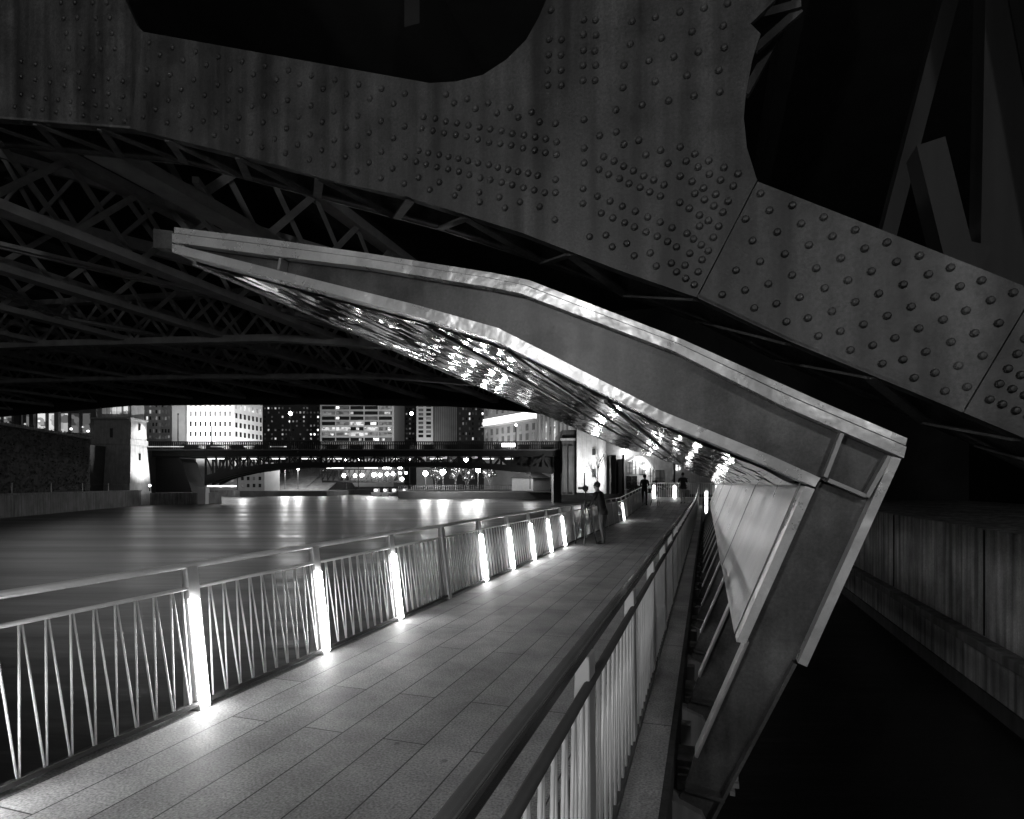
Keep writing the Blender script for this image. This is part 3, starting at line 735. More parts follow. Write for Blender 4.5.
def sidept(k, py, off=.0):      # point on the floodlit side face
    A = Vector((c1,YT,0)); B = Vector((c2,88,0)); n = Vector((B.y-A.y, -(B.x-A.x), 0)).normalized(); p = A.lerp(B, k)+n*off; Y = p.y
    return Vector((p.x, p.y, EYE+(HY-py)/F*Y))
for py in (427,457,480):
    p = sidept(.48, py, .12); q = MB(); q.bar(p-Vector((0,0,.5)), p+Vector((0,0,.5)), .28, .2, up=(.75,-.65,0)); bh.part('slit_window', q, M['winD'])
p = cm(111,431,YT-.1); q = MB(); q.box(p.x-.2,p.x+.2,YT-.06,YT+.02,p.z-.9,p.z+.4); bh.part('slit_window', q, M['winD'])
# assumed floodlight at the tower's foot, inferred from the bright side face
p = sidept(.45, 488, 1.6); fl = Thing('floodlight', 'small assumed floodlight at the foot of the bridge house lighting its side', 'floodlight', (p.x,p.y,.62), dock=False)
q = MB(); q.tube([(p.x,p.y,.62),(p.x,p.y,1.3)], .07, 8); fl.part('stand', q, M['pole'])
q = MB(); q.ball((p.x,p.y,1.42), .13, 10, 6); fl.part('lamp_head', q, M['globe2'], smooth=True)
def lamp_light(name, loc, power, kind='POINT', size=.3, target=None, spot=60, blend=.6):
    l = bpy.data.lights.new(name, kind); l.energy = power
    if kind in ('POINT','SPOT'): l.shadow_soft_size = size
    if kind == 'SPOT': l.spot_size = math.radians(spot); l.spot_blend = blend
    if kind == 'AREA': l.size = size
    o = bpy.data.objects.new(name, l); COL.objects.link(o); o.location = loc
    if target is not None: o.rotation_euler = (Vector(target)-Vector(loc)).to_track_quat('-Z','Y').to_euler()
    return o
lamp_light('assumed_floodlight_beam', sidept(.6, 486, 5.5), 5000, 'SPOT', .3, sidept(.5, 440), 95, .7)  # assumed beam for the tower's bright side, set apart from the lamp head
lamp_light('assumed_tower_top_light', sidept(.7, 421, 1.5), 900, 'SPOT', .2, sidept(.55, 445, .2), 110, .7)  # assumed spot near the tower top, no fixture built
# dolphin pier in front of the far bridge
pier = MB(); a = cm(150,0,86); b = cm(199,0,90); pier.hexa([(a.x,86,WATER-1),(b.x,90,WATER-1),(b.x,97,WATER-1),(a.x,97,WATER-1),(a.x,86,.35),(b.x,90,.35),(b.x,97,.35),(a.x,97,.35)])
solo('bridge_pier', pier, M['quay'], 'low dark concrete pier at the water under the far bridge beside the tower', 'pier', (a.x+4,88,WATER), dock=False)
p = cm(203,0,89); q = MB(); q.box(p.x-.6,p.x+.55,88.6,89.6,WATER-1,.35); q.box(p.x-.68,p.x+.63,88.5,89.7,.352,1.25)
solo('navigation_marker', q, M['bldwhite'], 'small white box marker standing in the water at the end of the pier', 'marker', (p.x,89,WATER), dock=False)

# ================================================================== FAR BRIDGE
YB = 95.0
fb = Thing('far_bridge', 'dark arched steel road bridge across the river in the distance', 'bridge', (-25,YB,WATER), dock=False)
xa, xb = cm(147,0,YB).x, cm(562,0,YB).x; Zb = lambda py: Zt(py, YB)
mb = MB(); mb.box(xa,xb,YB,YB+8,Zb(456.5),Zb(450)); fb.part('deck_girder', mb, M['farsteel'])
mb = MB(); mb.box(xa,xb,YB-.6,YB-.001,Zb(450.6),Zb(449.4)); fb.part('fascia', mb, M['bldgrey'])
def rail_mb(y):
    mb = MB(); mb.box(xa,xb,y,y+.1,Zb(442.2),Zb(441.2)); x = xa
    while x < xb: mb.box(x,x+.2,y+.01,y+.09,Zb(449.5),Zb(442)); x += .30
    return mb
fb.part('railing', rail_mb(YB+.05), M['farsteel']); fb.part('railing', rail_mb(YB+7.6), M['farsteel'])
arch = [(199,489),(204,485.5),(215,480),(228,476),(245,472.3),(265,469.5),(300,467.3),(340,466.5),(400,466.5),(450,467),(490,469),(520,471.6),(540,472.6),(562,473.5)]
archu = [(150,457),(204,461),(215,461.5),(228,461.5),(245,461.8),(265,462),(300,462),(340,462),(400,462),(450,462),(490,461.5),(520,460.5),(540,459),(562,457.5)]
for y in (YB+.3, YB+2.6, YB+5.0):
    mb = MB(); n = len(arch)
    L_ = [cm(p[0],0,YB).x for p in arch]; Z_ = [Zb(p[1]) for p in arch]; U = [Zb(p[1]) for p in archu]
    for i in range(1, n-1):
        x0, x1 = L_[i], L_[i+1]
        thick = (1.6, 1.2) if i in (1,2) else (.92,.92)
        zt0 = Z_[i] + min(U[i]-Z_[i], thick[0]); zt1 = Z_[i+1] + min(U[i+1]-Z_[i+1], thick[1])
        mb.hexa([(x0,y,Z_[i]),(x1,y,Z_[i+1]),(x1,y+.5,Z_[i+1]),(x0,y+.5,Z_[i]),(x0,y,zt0),(x1,y,zt1),(x1,y+.5,zt1),(x0,y+.5,zt0)])
    rb = fb.part('arch_rib', mb, M['farsteel'])
    mb = MB()
    for i in range(0, 34):
        x = cm(204+i*10.6,0,YB).x
        def zi(xx):
            for k in range(1, n-1):
                if L_[k] <= xx <= L_[k+1]: return Z_[k]+(Z_[k+1]-Z_[k])*(xx-L_[k])/(L_[k+1]-L_[k])
            return Z_[-1]
        mb.bar((x,y+.25,zi(x)),(x,y+.25,Zb(456)), .25,.25, up=(0,1,0))
        x2 = x+1.67; mb.bar((x,y+.25,zi(x)),(x2,y+.25,Zb(456)), .18,.18, up=(0,1,0)) if i % 2 else mb.bar((x2,y+.25,zi(x2)),(x,y+.25,Zb(456)), .18,.18, up=(0,1,0))
    mk('spandrel', mb, M['farsteel'], rb, fb.o)
mb = MB(); a = cm(148,0,YB).x; b = cm(176,0,YB).x; mb.box(a,b,YB+1,YB+6,WATER-.5,Zb(457)); c = cm(192,0,YB).x; mb.hexa([(b,YB+1,WATER),(c,YB+1,WATER),(c,YB+5.5,WATER),(b,YB+5.5,WATER),(b,YB+1,Zb(458)),(b+.5,YB+1,Zb(462)),(b+.5,YB+5.5,Zb(462)),(b,YB+5.5,Zb(458))])
fb.part('abutment', mb, M['blddark'])
mb = MB(); a = cm(554,0,YB).x; mb.box(a,xb,YB+1,YB+6,WATER-.5,Zb(457)); fb.part('abutment', mb, M['blddark'])
for p0, p1 in ((206,224),(242,256),(268,285),(300,316),(328,342),(392,399),(430,442),(482,494),(505,513)):
    a, b = cm(p0,0,YB+.9), cm(p1,0,YB+.9); mb = MB(); mb.box(a.x,b.x,YB+.85,YB+1.0,Zt(459.2,YB+.9),Zt(458.2,YB+.9)); fb.part('glow_strip', mb, M['glowstrip'])  # glowing bars added for bright gaps lit from beyond the bridge
for p0, p1 in ((150,186),(213,229),(246,256),(272,288)):
    a, b = cm(p0,0,YB), cm(p1,0,YB); mb = MB(); mb.box(a.x,b.x,YB-.75,YB-.61,Zb(447.3),Zb(446.5)); fb.part('parapet_glow', mb, M['winL'])  # glowing bars stand in for light on the deck seen through the railing
a, b = cm(502,0,YB), cm(515,0,YB); mb = MB(); mb.box(a.x,b.x,YB-.75,YB-.61,Zb(447),Zb(443.6)); fb.part('parapet_glow', mb, em('bright_parapet_lamp', 6))
mb = MB(); mb.prism([(cm(px,0,YB).x, Zb(py)) for px, py in ((497,457),(508,466),(520,470.8),(552,472.2),(554,457))], YB+1.1, YB+4.8); fb.part('end_bracing', mb, M['blddark'])
q = MB(); q.bar(cm(530,466,YB-.1), cm(545,455.5,YB-.1), .35, .35, up=(0,1,0)); fb.part('strut', q, M['farsteel'])
# lamp posts on the far bridge
def lamp_post(px, ptop, pbase, Y, label, r=.3, mat='globe2', group='lamp posts on the far bridge', arm=False):
    b, t = cm(px,pbase,Y), cm(px,ptop,Y)
    th = Thing('lamp_post', label, 'lamp post', b, dock=False, group=group)
    q = MB(); q.tube([b,t], [.10,.06], 7); th.part('pole', q, M['pole'])
    q = MB(); q.ball(t, r*.72, 12, 8); th.part('globe', q, M[mat], smooth=True)
    return th
lamp_post(290.5,413.5,449,YB+3,'tall lit lamp post on the far bridge between white and gridded buildings', .42, 'globe2')
lamp_post(411.5,413.5,449,YB+3,'tall lit lamp post on the far bridge, right of the gridded office block', .36, 'globe2')
lamp_post(516,425,449,YB+3,'lit lamp post on the far bridge before the building with the glowing cornice', .25, 'globe2')
lamp_post(211.5,427,449,YB+3,'unlit lamp post on the far bridge in front of the floodlit white building', .16, 'pole')
lamp_post(178,414,449,YB+3,'unlit lamp post on the far bridge, nearest the bridge house tower', .16, 'pole')
# lamps hung beneath and beyond the far bridge
def hung(px, py, Y, r, label, mat='globe', cat='lamp', base=489):
    lamp_post(px, py, base, Y, label, r, mat, 'lamp posts on the far promenade')
hung(409.5,457.5,112,.55,'bright lamp on a tall pole under the middle of the far bridge','globe2')
hung(466,459.5,118,.6,'brightest starry lamp under the far bridge, left of the tent','globe')
hung(443,472,125,.75,'bright lamp on pale post among the sparkling trees','globe')
hung(425.5,473.5,125,.65,'bright lamp beside the sparkling trees, above the moored boats','globe')
hung(478,470,128,.72,'bright lamp on pole above the far promenade, right of the sparkling trees','globe')
hung(530,464,112,.28,'small lamp on thin pole in front of the dark right end of the far bridge','globe2')
hung(285,468,170,.6,'lamp post on the park slope, the one nearer the grey block','globe2')
hung(298,468.5,170,.55,'lamp post on the park slope, the one nearer the distant truss bridge','globe2')
hung(346,460,118,.25,'small lamp under the far bridge, left of a twin','globe2')
hung(358.5,459.5,118,.25,'small lamp under the far bridge, right of a twin','globe2')

# ================================================================== FAR BANKS
bank = MB(); pts = [cm(398,498,128), cm(560,498,118), cm(600,498,108), cm(640,498,98), (70,60,0), (220,60,0), (220,520,0), (-70,520,0), cm(398,498,175)]
pts = [(p[0],p[1]) for p in pts]; n = len(pts)
bank.add([(x,y,WATER-1) for x,y in pts]+[(x,y,.0) for x,y in pts], [tuple(range(n,2*n))]+[(i,(i+1)%n,n+(i+1)%n,n+i) for i in range(n)])
tag(mk('promenade', bank, M['paving']), None, None, kind='structure')
bank = MB(); pts2 = [(-98,149),(-46,149),(-46,175),(30,178),(30,420),(-98,420)]; n = len(pts2)
bank.add([(x,y,WATER-1) for x,y in pts2]+[(x,y,-.1) for x,y in pts2], [tuple(range(n,2*n))]+[(i,(i+1)%n,n+(i+1)%n,n+i) for i in range(n)])
tag(mk('far_bank', bank, M['soil']), None, None, kind='structure')
# fence along the promenade edge
fe = Thing('promenade_fence', 'low dark picket fence along the water edge of the far promenade', 'fence', (0,118,.35), dock=False)
path = [Vector((p[0],p[1]+.6,.35)) for p in pts[:4]]
mb = MB(); pk = MB()
for a, b in zip(path[:-1], path[1:]):
    mb.bar(a+Vector((0,0,1.05)), b+Vector((0,0,1.05)), .08, .08); mb.bar(a+Vector((0,0,.15)), b+Vector((0,0,.15)), .06, .06)
    n = int((b-a).length/.5)
    for i in range(n): p = a.lerp(b, i/n); pk.bar(p, p+Vector((0,0,1.05)), .08, .08)
fe.part('rails', mb, M['farsteel']); fe.part('pickets', pk, M['bldgrey'])

hill = MB()
for px0, px1, h_ in ((255,285,5.5),(285,312,7.2),(312,336,6.4)):
    a, b = cm(px0,0,182).x, cm(px1,0,182).x
    hill.add([(a,174,-.09),(b,174,-.09),(b,188,h_*.55),(a,188,h_*.55),(a*1.08,206,h_),(b*1.08,206,h_),(a,206,-.09),(b,206,-.09)], [(0,1,2,3),(3,2,5,4),(1,7,5,2),(0,3,4,6),(4,5,7,6)])
tag(mk('park_slope', hill, pm('slope_grass', .13, .9, 0, .5, .6, bump=.3, bscale=4)), None, None, kind='structure')
# trees
def bare_tree(x, y, z, hgt, label, crown=False, seed=1, lights=False, spread=.33, group=None):
    rnd = random.Random(seed); th = Thing('tree', label, 'tree', (x,y,z), dock=False, group=group)
    tr = MB(); tw = MB(); tips = []
    def grow(p, d, ln, r, lev, mb):
        q = p+d*ln; mb.tube([p, p.lerp(q,.5)+Vector((rnd.gauss(0,.02),rnd.gauss(0,.02),0))*ln, q], [r, r*.8, r*.62], 6 if lev < 2 else 4)
        if lev >= 4: tips.append(q); return
        for i in range(3 if lev else 6):
            k = (.35+.65*i/5) if not lev else rnd.uniform(.5,1)
            ang = rnd.uniform(0, 6.283); sp = rnd.uniform(.35,.8)
            dd = (d+Vector((math.cos(ang)*sp, math.sin(ang)*sp, .15))).normalized()
            grow(p.lerp(q,k), dd, ln*rnd.uniform(.45,.62), r*.5, lev+1, tw)
    grow(Vector((x,y,z)), Vector((0,0,1)), hgt*.62, hgt*.018, 0, tr)
    th.part('trunk', tr, M['bark'])
    o = th.part('crown', tw, M['bark'])
    if crown:
        lf = MB()
        for q in tips:
            for _ in range(crown):
                c = q+Vector((rnd.gauss(0,.3),rnd.gauss(0,.3),rnd.gauss(0,.3))); u = Vector((rnd.gauss(0,1),rnd.gauss(0,1),rnd.gauss(0,1))).normalized()*.14; v = u.orthogonal().normalized()*.10
                lf.add([c-u,c+v,c+u,c-v], [(0,1,2,3)])
        th.part('leaves', lf, M['leafdark'], parent=o)
    if lights:
        lb = MB()
        for q in rnd.sample(tips, min(lights, len(tips))): lb.ball(q, .055, 5, 4)
        ob = th.part('string_lights', lb, em('sparkle_bulb', 8), parent=o)
    return th
c = cm(598,490,84); bare_tree(c.x, 84, .35, 6.2, 'slender bare tree before the floodlit stone wall', seed=3)
for i, (px, Y, hh, lab) in enumerate(((436,132,4.4,'small tree with string lights between the two left promenade lamps'),(456,131,5.0,'small tree with string lights right of the brightest promenade lamp'),(468,134,4.6,'small tree with string lights under the starry lamp'),(490,130,4.6,'small tree with string lights nearest the tent'))):
    c = cm(px,490,Y); bare_tree(c.x, Y, .35, hh, lab, crown=5, seed=11+i, lights=60, group='lit trees on the far promenade')
for i, (px, Y, hh, lab) in enumerate(((273,196,7,'dark leafy tree on the far bank, right of the grey block'),(292,192,8.5,'broad dark tree in the middle of the park slope'),(312,195,9,'tall dark tree on the park slope left of the distant truss bridge'),(326,190,6,'short dark tree at the water beside the distant truss bridge'))):
    c = cm(px,490,Y); bare_tree(c.x, Y, .9, hh, lab, crown=12, seed=31+i, group='dark trees on the park slope')

for px, py, Y, pw in ((285,470,170,3600),(298,470,170,3600),(322,474,170,1800),(243,468,141,1500),(425.5,475,124,900),(443,473.5,124,1800),(466,462,117,1500),(478,472,127,1500),(530,466,111,700),(370,472,160,1500)):
    lamp_light('promenade_lamp_light', cm(px,py,Y-1), pw, 'POINT', .4)  # a few are added without a lamp post, to brighten the bank
# tent
tn = Thing('tent', 'pale tent with pitched canvas roof on the far promenade under the bridge end', 'tent', (0,116,.35), dock=False)
a, b, c, d_ = cm(512,488,116), cm(533,488,112), cm(550,488,116), cm(528,488,121)
zE, zR = EYE+(484-478)/600*114, EYE+(484-471.5)/600*114
mb = MB(); mb.add([(a.x,a.y,.36),(b.x,b.y,.36),(c.x,c.y,.36),(d_.x,d_.y,.36),(a.x,a.y,zE),(b.x,b.y,zE),(c.x,c.y,zE),(d_.x,d_.y,zE)], [(0,1,5,4),(1,2,6,5),(2,3,7,6),(3,0,4,7)]); tn.part('canvas_wall', mb, M['canvas'])
rx = ((a.x+b.x)/2,(a.y+b.y)/2); ry = ((c.x+d_.x)/2,(c.y+d_.y)/2)
mb = MB(); mb.add([(a.x-.3,a.y,zE),(b.x,b.y-.3,zE),(c.x+.3,c.y,zE),(d_.x,d_.y+.3,zE),(rx[0],rx[1],zR),(ry[0],ry[1],zR)], [(1,2,5,4),(3,0,4,5),(0,1,4),(2,3,5)]); tn.part('canvas_roof', mb, M['canvasdark'])

# grey block seen beneath the arch, and the pale one on its left
th, wl, a, b = bld('riverside_block', 'small grey riverside block with dark square windows seen under the far arch', 238, 264.5, 491, 462, 153, 10, 'bldmid')
window_grid(th, None, a.x+.4, b.x-.4, a.z+.5, b.z-1.5, 153, 4, 3, .42, .5, weighted((('winD',6),('winF',1))))
th, wl, a, b = bld('boat_house', 'low pale building with lit openings at the water under the left of the far arch', 210, 237, 491, 466, 153.5, 10, 'bldmid')
window_grid(th, None, a.x+.4, b.x-.4, a.z+.5, b.z-1.6, 153.5, 4, 3, .5, .45, weighted((('winD',4),('winM',2),('winL',1))))
a = cm(206,0,148); b = cm(238,0,148); mb = MB(); mb.box(a.x,b.x,146,148.9,WATER-1,.1)
solo('landing_stage', mb, M['quay'], 'low landing stage at the water below the pale boat house', 'landing', (a.x+3,147,WATER), dock=False)
a = cm(207,0,150); b = cm(236,0,150); mb = MB(); mb.box(a.x,b.x,150,150.3,.92,1.3)
solo('strip_light', mb, M['glowstrip'], 'long glowing strip light above the landing stage by the pale boat house', 'lamp', (a.x,150.1,.3), dock=False)

# distant truss bridge with its lamps
tb = Thing('distant_bridge', 'distant low truss bridge with rows of lamps under the arch', 'bridge', (-40,165,WATER), dock=False)
YD = 168
a, b = cm(322,0,YD).x, cm(404,0,YD).x; Zd = lambda py: Zt(py, YD)
mb = MB(); mb.box(a,b,YD,YD+10,Zd(482.5),Zd(480.5)); tb.part('deck', mb, M['farsteel'])
mb = MB(); mb.box(a,b,YD,YD+.5,Zd(470),Zd(468.6)); n = 15
for i in range(n):
    x0, x1 = a+(b-a)*i/n, a+(b-a)*(i+1)/n
    mb.bar((x0,YD+.2,Zd(480.5)),(x0,YD+.2,Zd(470)), .3,.3,up=(0,1,0)); mb.bar((x0,YD+.2,Zd(480.5)),(x1,YD+.2,Zd(470)), .25,.25,up=(0,1,0))
tb.part('truss', mb, M['farsteel'])
for px, py, r_ in ((344,475.5,.5),(355,475.6,.45),(362,475.3,.5),(374,474.8,.6),(380,475,.5),(387,474,.5),(393,473.8,.5),(400,473,.35),(406,473,.35),(402,479,.5)):
    c = cm(px,py,YD-.6); q = MB(); q.ball(c, r_, 8, 5); tb.part('lamp', q, M['globe2'], smooth=True)
for px, py, w_ in ((387,467.5,9),(400,467.6,4),(371,468,14),(335,468.3,18)):
    c = cm(px,py,YD+12); q = MB(); q.box(c.x-w_*.14,c.x+w_*.14,YD+12,YD+12.3,c.z-.35,c.z+.35); tb.part('glow_strip', q, M['glowstrip'] if px < 380 else M['globe2'])
# moored boats below it
for px, w_, lab in ((377,10,'white moored boat with lit cabin, leftmost of the row below the lamps'),(386,8,'white moored boat with lit cabin in the middle of the row'),(395,9,'white moored boat with lit cabin at the right of the row'),(405,7,'small moored boat with lit cabin at the promenade corner')):
    c = cm(px,0,150); L_ = w_/600*150; bt = Thing('moored_boat', lab, 'boat', (c.x,150,WATER), dock=False, group='boats moored beyond the far bridge')
    q = MB(); q.hexa([(c.x-L_*.4,149,WATER-.2),(c.x+L_*.4,149,WATER-.2),(c.x+L_*.4,151,WATER-.2),(c.x-L_*.4,151,WATER-.2),(c.x-L_*.5,148.8,WATER+.9),(c.x+L_*.5,148.8,WATER+.9),(c.x+L_*.5,151.2,WATER+.9),(c.x-L_*.5,151.2,WATER+.9)]); bt.part('hull', q, M['bldwhite'])
    q = MB(); q.box(c.x-L_*.28,c.x+L_*.22,149.3,150.8,WATER+.902,WATER+1.9); cb = bt.part('cabin', q, M['bldwhite'])
    q = MB(); q.box(c.x-L_*.22,c.x+L_*.16,149.2,149.298,WATER+1.2,WATER+1.7); bt.part('cabin_window', q, M['winB'], parent=cb)

# ================================================================== SKYLINE
th, wl, a, b = bld('office_block', 'dim grey office block with faint windows behind the tower', 130, 172, 442, 380, 190, 20, 'bldgrey')
window_grid(th, None, a.x+4, b.x-.5, a.z+.5, b.z-1, 190, 9, 9, .5, .55, weighted((('winF',5),('winM',2),('winD',4),('winL',.4))))
th, wl, a, b = bld('blank_block', 'plain grey windowless block left of the floodlit white building', 172, 187, 442, 404, 175, 14, 'bldmid')
# white floodlit building: two faces
A, B, C_ = cm(187,440,168), cm(234,440,168), cm(262.5,440,182)
th = Thing('white_building', 'brilliantly floodlit white building with small dark windows', 'building', (B.x-8,178,A.z-6), dock=False)
zt = EYE+(484-385)/600*168
mb = MB(); mb.hexa([(A.x,168,.5),(B.x,168,.5),(C_.x,182,.5),(A.x,190,.5),(A.x,168,zt),(B.x,168,zt),(C_.x,182,zt),(A.x,190,zt)]); th.part('wall', mb, M['bldwhite'])
window_grid(th, None, A.x+.4, B.x-.4, A.z+.3, A.z+11.5, 168, 9, 4, .36, .48, lambda c, r_: 'winM' if r_ > 1 else 'winD')
dv = Vector((C_.x-B.x, 14, 0)); n_ = Vector((dv.y,-dv.x,0)).normalized()
for r_ in range(5):
    for c in range(7):
        p = Vector((B.x,168,0))+dv*((c+.5)/7)+n_*.06; z = A.z+1.0+r_*2.6; q = MB(); q.bar(p+Vector((0,0,z)), p+Vector((0,0,z+1.4)), dv.length*.06, .1, up=tuple(n_)); th.part('window', q, M['winL' if r_ == 3 else 'winD'])
for i, (ox, pw) in enumerate(((A.x+3, 26000),(B.x-3, 26000))):
    lamp_light('assumed_front_floodlight', (ox,152,9.6), pw, 'SPOT', .6, (ox,168,zt-5), 110, .8)  # assumed spots before the white facade, no fixtures built
lamp_light('assumed_side_floodlight', (C_.x+10,162,9.5), 11000, 'SPOT', .6, ((B.x+C_.x)/2,175,zt-6), 100, .8)  # assumed spot for the white building's right face, without a fixture
th, wl, a, b = bld('dark_tower', 'dark high-rise with scattered tiny lit windows between the white and the gridded buildings', 262, 321, 442, 370, 262, 24, 'blddark')
window_grid(th, None, a.x+.5, b.x-.5, a.z+.5, b.z-10, 262, 16, 11, .42, .42, weighted(((None,8),('winF',5),('winM',2.4),('winD',2),('winL',.9),('winB',.35))))
th, wl, a, b = bld('gridded_office', 'office block with a pale grid frame and rows of lit windows', 320, 394, 442, 370, 245, 24, 'bldwhite')
cw = (b.x-a.x-1.2)/5
for r_ in range(10):
    for c in range(5):
        x0 = a.x+.6+c*cw; z0 = a.z+.4+r_*2.15; q = MB()
        m_ = weighted((('winF',2),('winD',6),('winM',1)))(0,0) if r_ not in (1,2,3) else weighted((('winM',3),('winL',2),('winD',3)))(0,0)
        q.box(x0+.25,x0+cw-.25,245-.15,244.999,z0,z0+1.35); wn = th.part('window', q, M[m_])
        if R() < .4:
            k = int(R()*4); q = MB(); q.box(x0+.3+k*cw*.2,x0+.3+(k+1+int(R()*1.6))*cw*.2,244.75,244.848,z0+.15,z0+1.2); th.part('lit_pane', q, M['winB' if R() < .4 else 'winL'], parent=wn)
lamp_light('office_fill_spot', ((a.x+b.x)/2,222,9), 9000, 'SPOT', .6, ((a.x+b.x)/2,245,24), 130, .9)  # added spot without a fixture, brightens the pale grid
th, wl, a, b = bld('black_tower', 'narrow black tower with few lights right of the gridded office', 394, 416, 442, 370, 275, 20, 'blddark')
window_grid(th, None, a.x+.5, b.x-.5, a.z+.5, b.z-10, 275, 6, 10, .5, .35, weighted((('winF',5),('winM',2),('winD',6),('winL',1))))
th, wl, a, b = bld('pale_slab', 'slim white slab with a bright grid of piers, left of the ribbed block', 416.5, 433, 439, 370, 235, 14, 'bldwhite')
window_grid(th, None, a.x+.2, b.x-.2, a.z+.3, b.z-8, 235, 2, 11, .62, .62, weighted((('winF',5),('winM',2),('winD',4))))
lamp_light('assumed_slab_floodlight', ((a.x+b.x)/2,222,10), 5200, 'SPOT', .6, ((a.x+b.x)/2,235,22), 90, .8)  # assumed spot lighting the bright piers, no fixture built
th, wl, a, b = bld('ribbed_block', 'grey block with close vertical ribs', 433.3, 459, 442, 370, 236, 14, 'bldgrey')
for i in range(14):
    x = a.x+.3+i*(b.x-a.x-.6)/13; q = MB(); q.box(x-.12,x+.12,235.6,235.999,a.z-2,b.z-.1); th.part('rib', q, M['bldmid'])
th, wl, a, b = bld('speckled_tower', 'dark tower with bright window specks left of the glowing cornice', 457, 485, 442, 370, 225, 14, 'blddark')
window_grid(th, None, a.x+.5, b.x-.3, a.z+.3, b.z-8, 225, 8, 10, .42, .5, weighted(((None,6),('winF',4),('winM',3),('winD',3),('winL',1.5),('winB',.6))))
# classical building, turned, with a glowing cornice
A, B = Vector((cm(484,0,172).x,172,0)), Vector((cm(537,0,150).x,150,0)); dv = B-A; n_ = Vector((dv.y,-dv.x,0)).normalized()
if n_.y > 0: n_ = -n_
th = Thing('classical_building', 'pale classical building with a brightly glowing cornice', 'building', (A.x+5,165,0), dock=False)
def face(o0, o1, z0, z1, k0=0, k1=1):
    a_ = A.lerp(B,k0); b_ = A.lerp(B,k1)
    return [a_+n_*o1+Vector((0,0,z0)), b_+n_*o1+Vector((0,0,z0)), b_+n_*o0+Vector((0,0,z0)), a_+n_*o0+Vector((0,0,z0)), a_+n_*o1+Vector((0,0,z1)), b_+n_*o1+Vector((0,0,z1)), b_+n_*o0+Vector((0,0,z1)), a_+n_*o0+Vector((0,0,z1))]
zc = EYE+(484-423)/600*170
mb = MB(); mb.hexa(face(-14,0,0,zc+9)); th.part('wall', mb, M['bldmid'])
mb = MB(); mb.hexa(face(.001,1.1,zc-1.2,zc-.9)); th.part('cornice', mb, M['bldwhite'])
mb = MB(); mb.hexa(face(.001,.35,zc-.898,zc+1.2)); th.part('uplit_band', mb, em('cornice_glow', 1.5, .7))  # glowing band puts the uplight on the cornice face into its material
for r_, zz in enumerate((zc-3.6, zc-6.0, zc+2.0, zc+4.6)):
    for c in range(9):
        k = (c+.5)/9; p = A.lerp(B,k)+n_*.05; q = MB(); q.bar(p+Vector((0,0,zz)), p+Vector((0,0,zz+1.7)), dv.length*.042, .1, up=tuple(n_)); th.part('window', q, M['winF' if (r_+c) % 3 else 'winM'])
lamp_light('assumed_cornice_floodlight', A.lerp(B,.45)+n_*9+Vector((0,0,8.5)), 5200, 'SPOT', .6, A.lerp(B,.5)+Vector((0,0,zc-2)), 120, .9)  # assumed spot on the classical front, without a fixture
th, wl, a, b = bld('columned_building', 'tall lit colonnade facade behind the right end of the far bridge', 537.5, 576, 442, 380, 145, 14, 'bldmid')
for i in range(9):
    x = a.x+.5+i*(b.x-a.x-1)/8; q = MB(); q.tube([(x,144.6,a.z-2),(x,144.6,b.z-3)], .32, 8); th.part('column', q, M['bldmid'], smooth=True)
window_grid(th, None, a.x+.7, b.x-.7, a.z, b.z-4, 145, 8, 2, .5, .8, weighted((('winL',1),('winM',4),('winF',2))))
lamp_light('assumed_colonnade_floodlight', ((a.x+b.x)/2,134,9.5), 2600, 'SPOT', .6, ((a.x+b.x)/2,145,16), 110, .9)  # assumed spot lighting the columns, no fixture built

# ================================================================== RIGHT ABUTMENT HOUSE and street beyond the walkway
A = Thing('stone_abutment', 'floodlit pale stone abutment house at the right end of the far bridge', 'building', (14,92,.35), dock=False)
x0, x1 = cm(562,0,93).x, cm(577,0,93).x
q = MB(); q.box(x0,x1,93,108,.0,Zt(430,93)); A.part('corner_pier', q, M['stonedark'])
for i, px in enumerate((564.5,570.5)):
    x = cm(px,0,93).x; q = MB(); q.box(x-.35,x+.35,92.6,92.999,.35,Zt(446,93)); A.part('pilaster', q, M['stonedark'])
q = MB(); q.box(x0-.3,x1+.3,92.4,93.2,Zt(440.5,93),Zt(438.5,93)); A.part('cornice', q, M['stone'])
xw = cm(612,0,90).x
q = MB(); q.hexa([(x1,92,.3),(xw,90,.3),(xw,104,.3),(x1,104,.3),(x1,92,14),(xw,90,14),(xw,104,14),(x1,104,14)]); A.part('lit_wall', q, M['stone'])
for py, h_ in ((452,3.2),(473,4)):
    p = cm(593.5,py,90.9); q = MB(); q.box(p.x-.22,p.x+.22,90.6,91.1,p.z-h_*.15,p.z+h_*.15); A.part('slit_window', q, M['winD'])
q = MB(); x = cm(578,0,91.6).x; q.box(x-.2,x+.5,91.4,92.4,.35,13); A.part('quoin', q, M['stone'])
p = cm(584.5,488,86); lamp_post(584.5,470,489,86,'bright lamp post glaring against the pale stone abutment wall', .36, 'globe', None)
lamp_light('abutment_lamp_light', cm(584.5,470,87.6), 1300, 'POINT', .4)
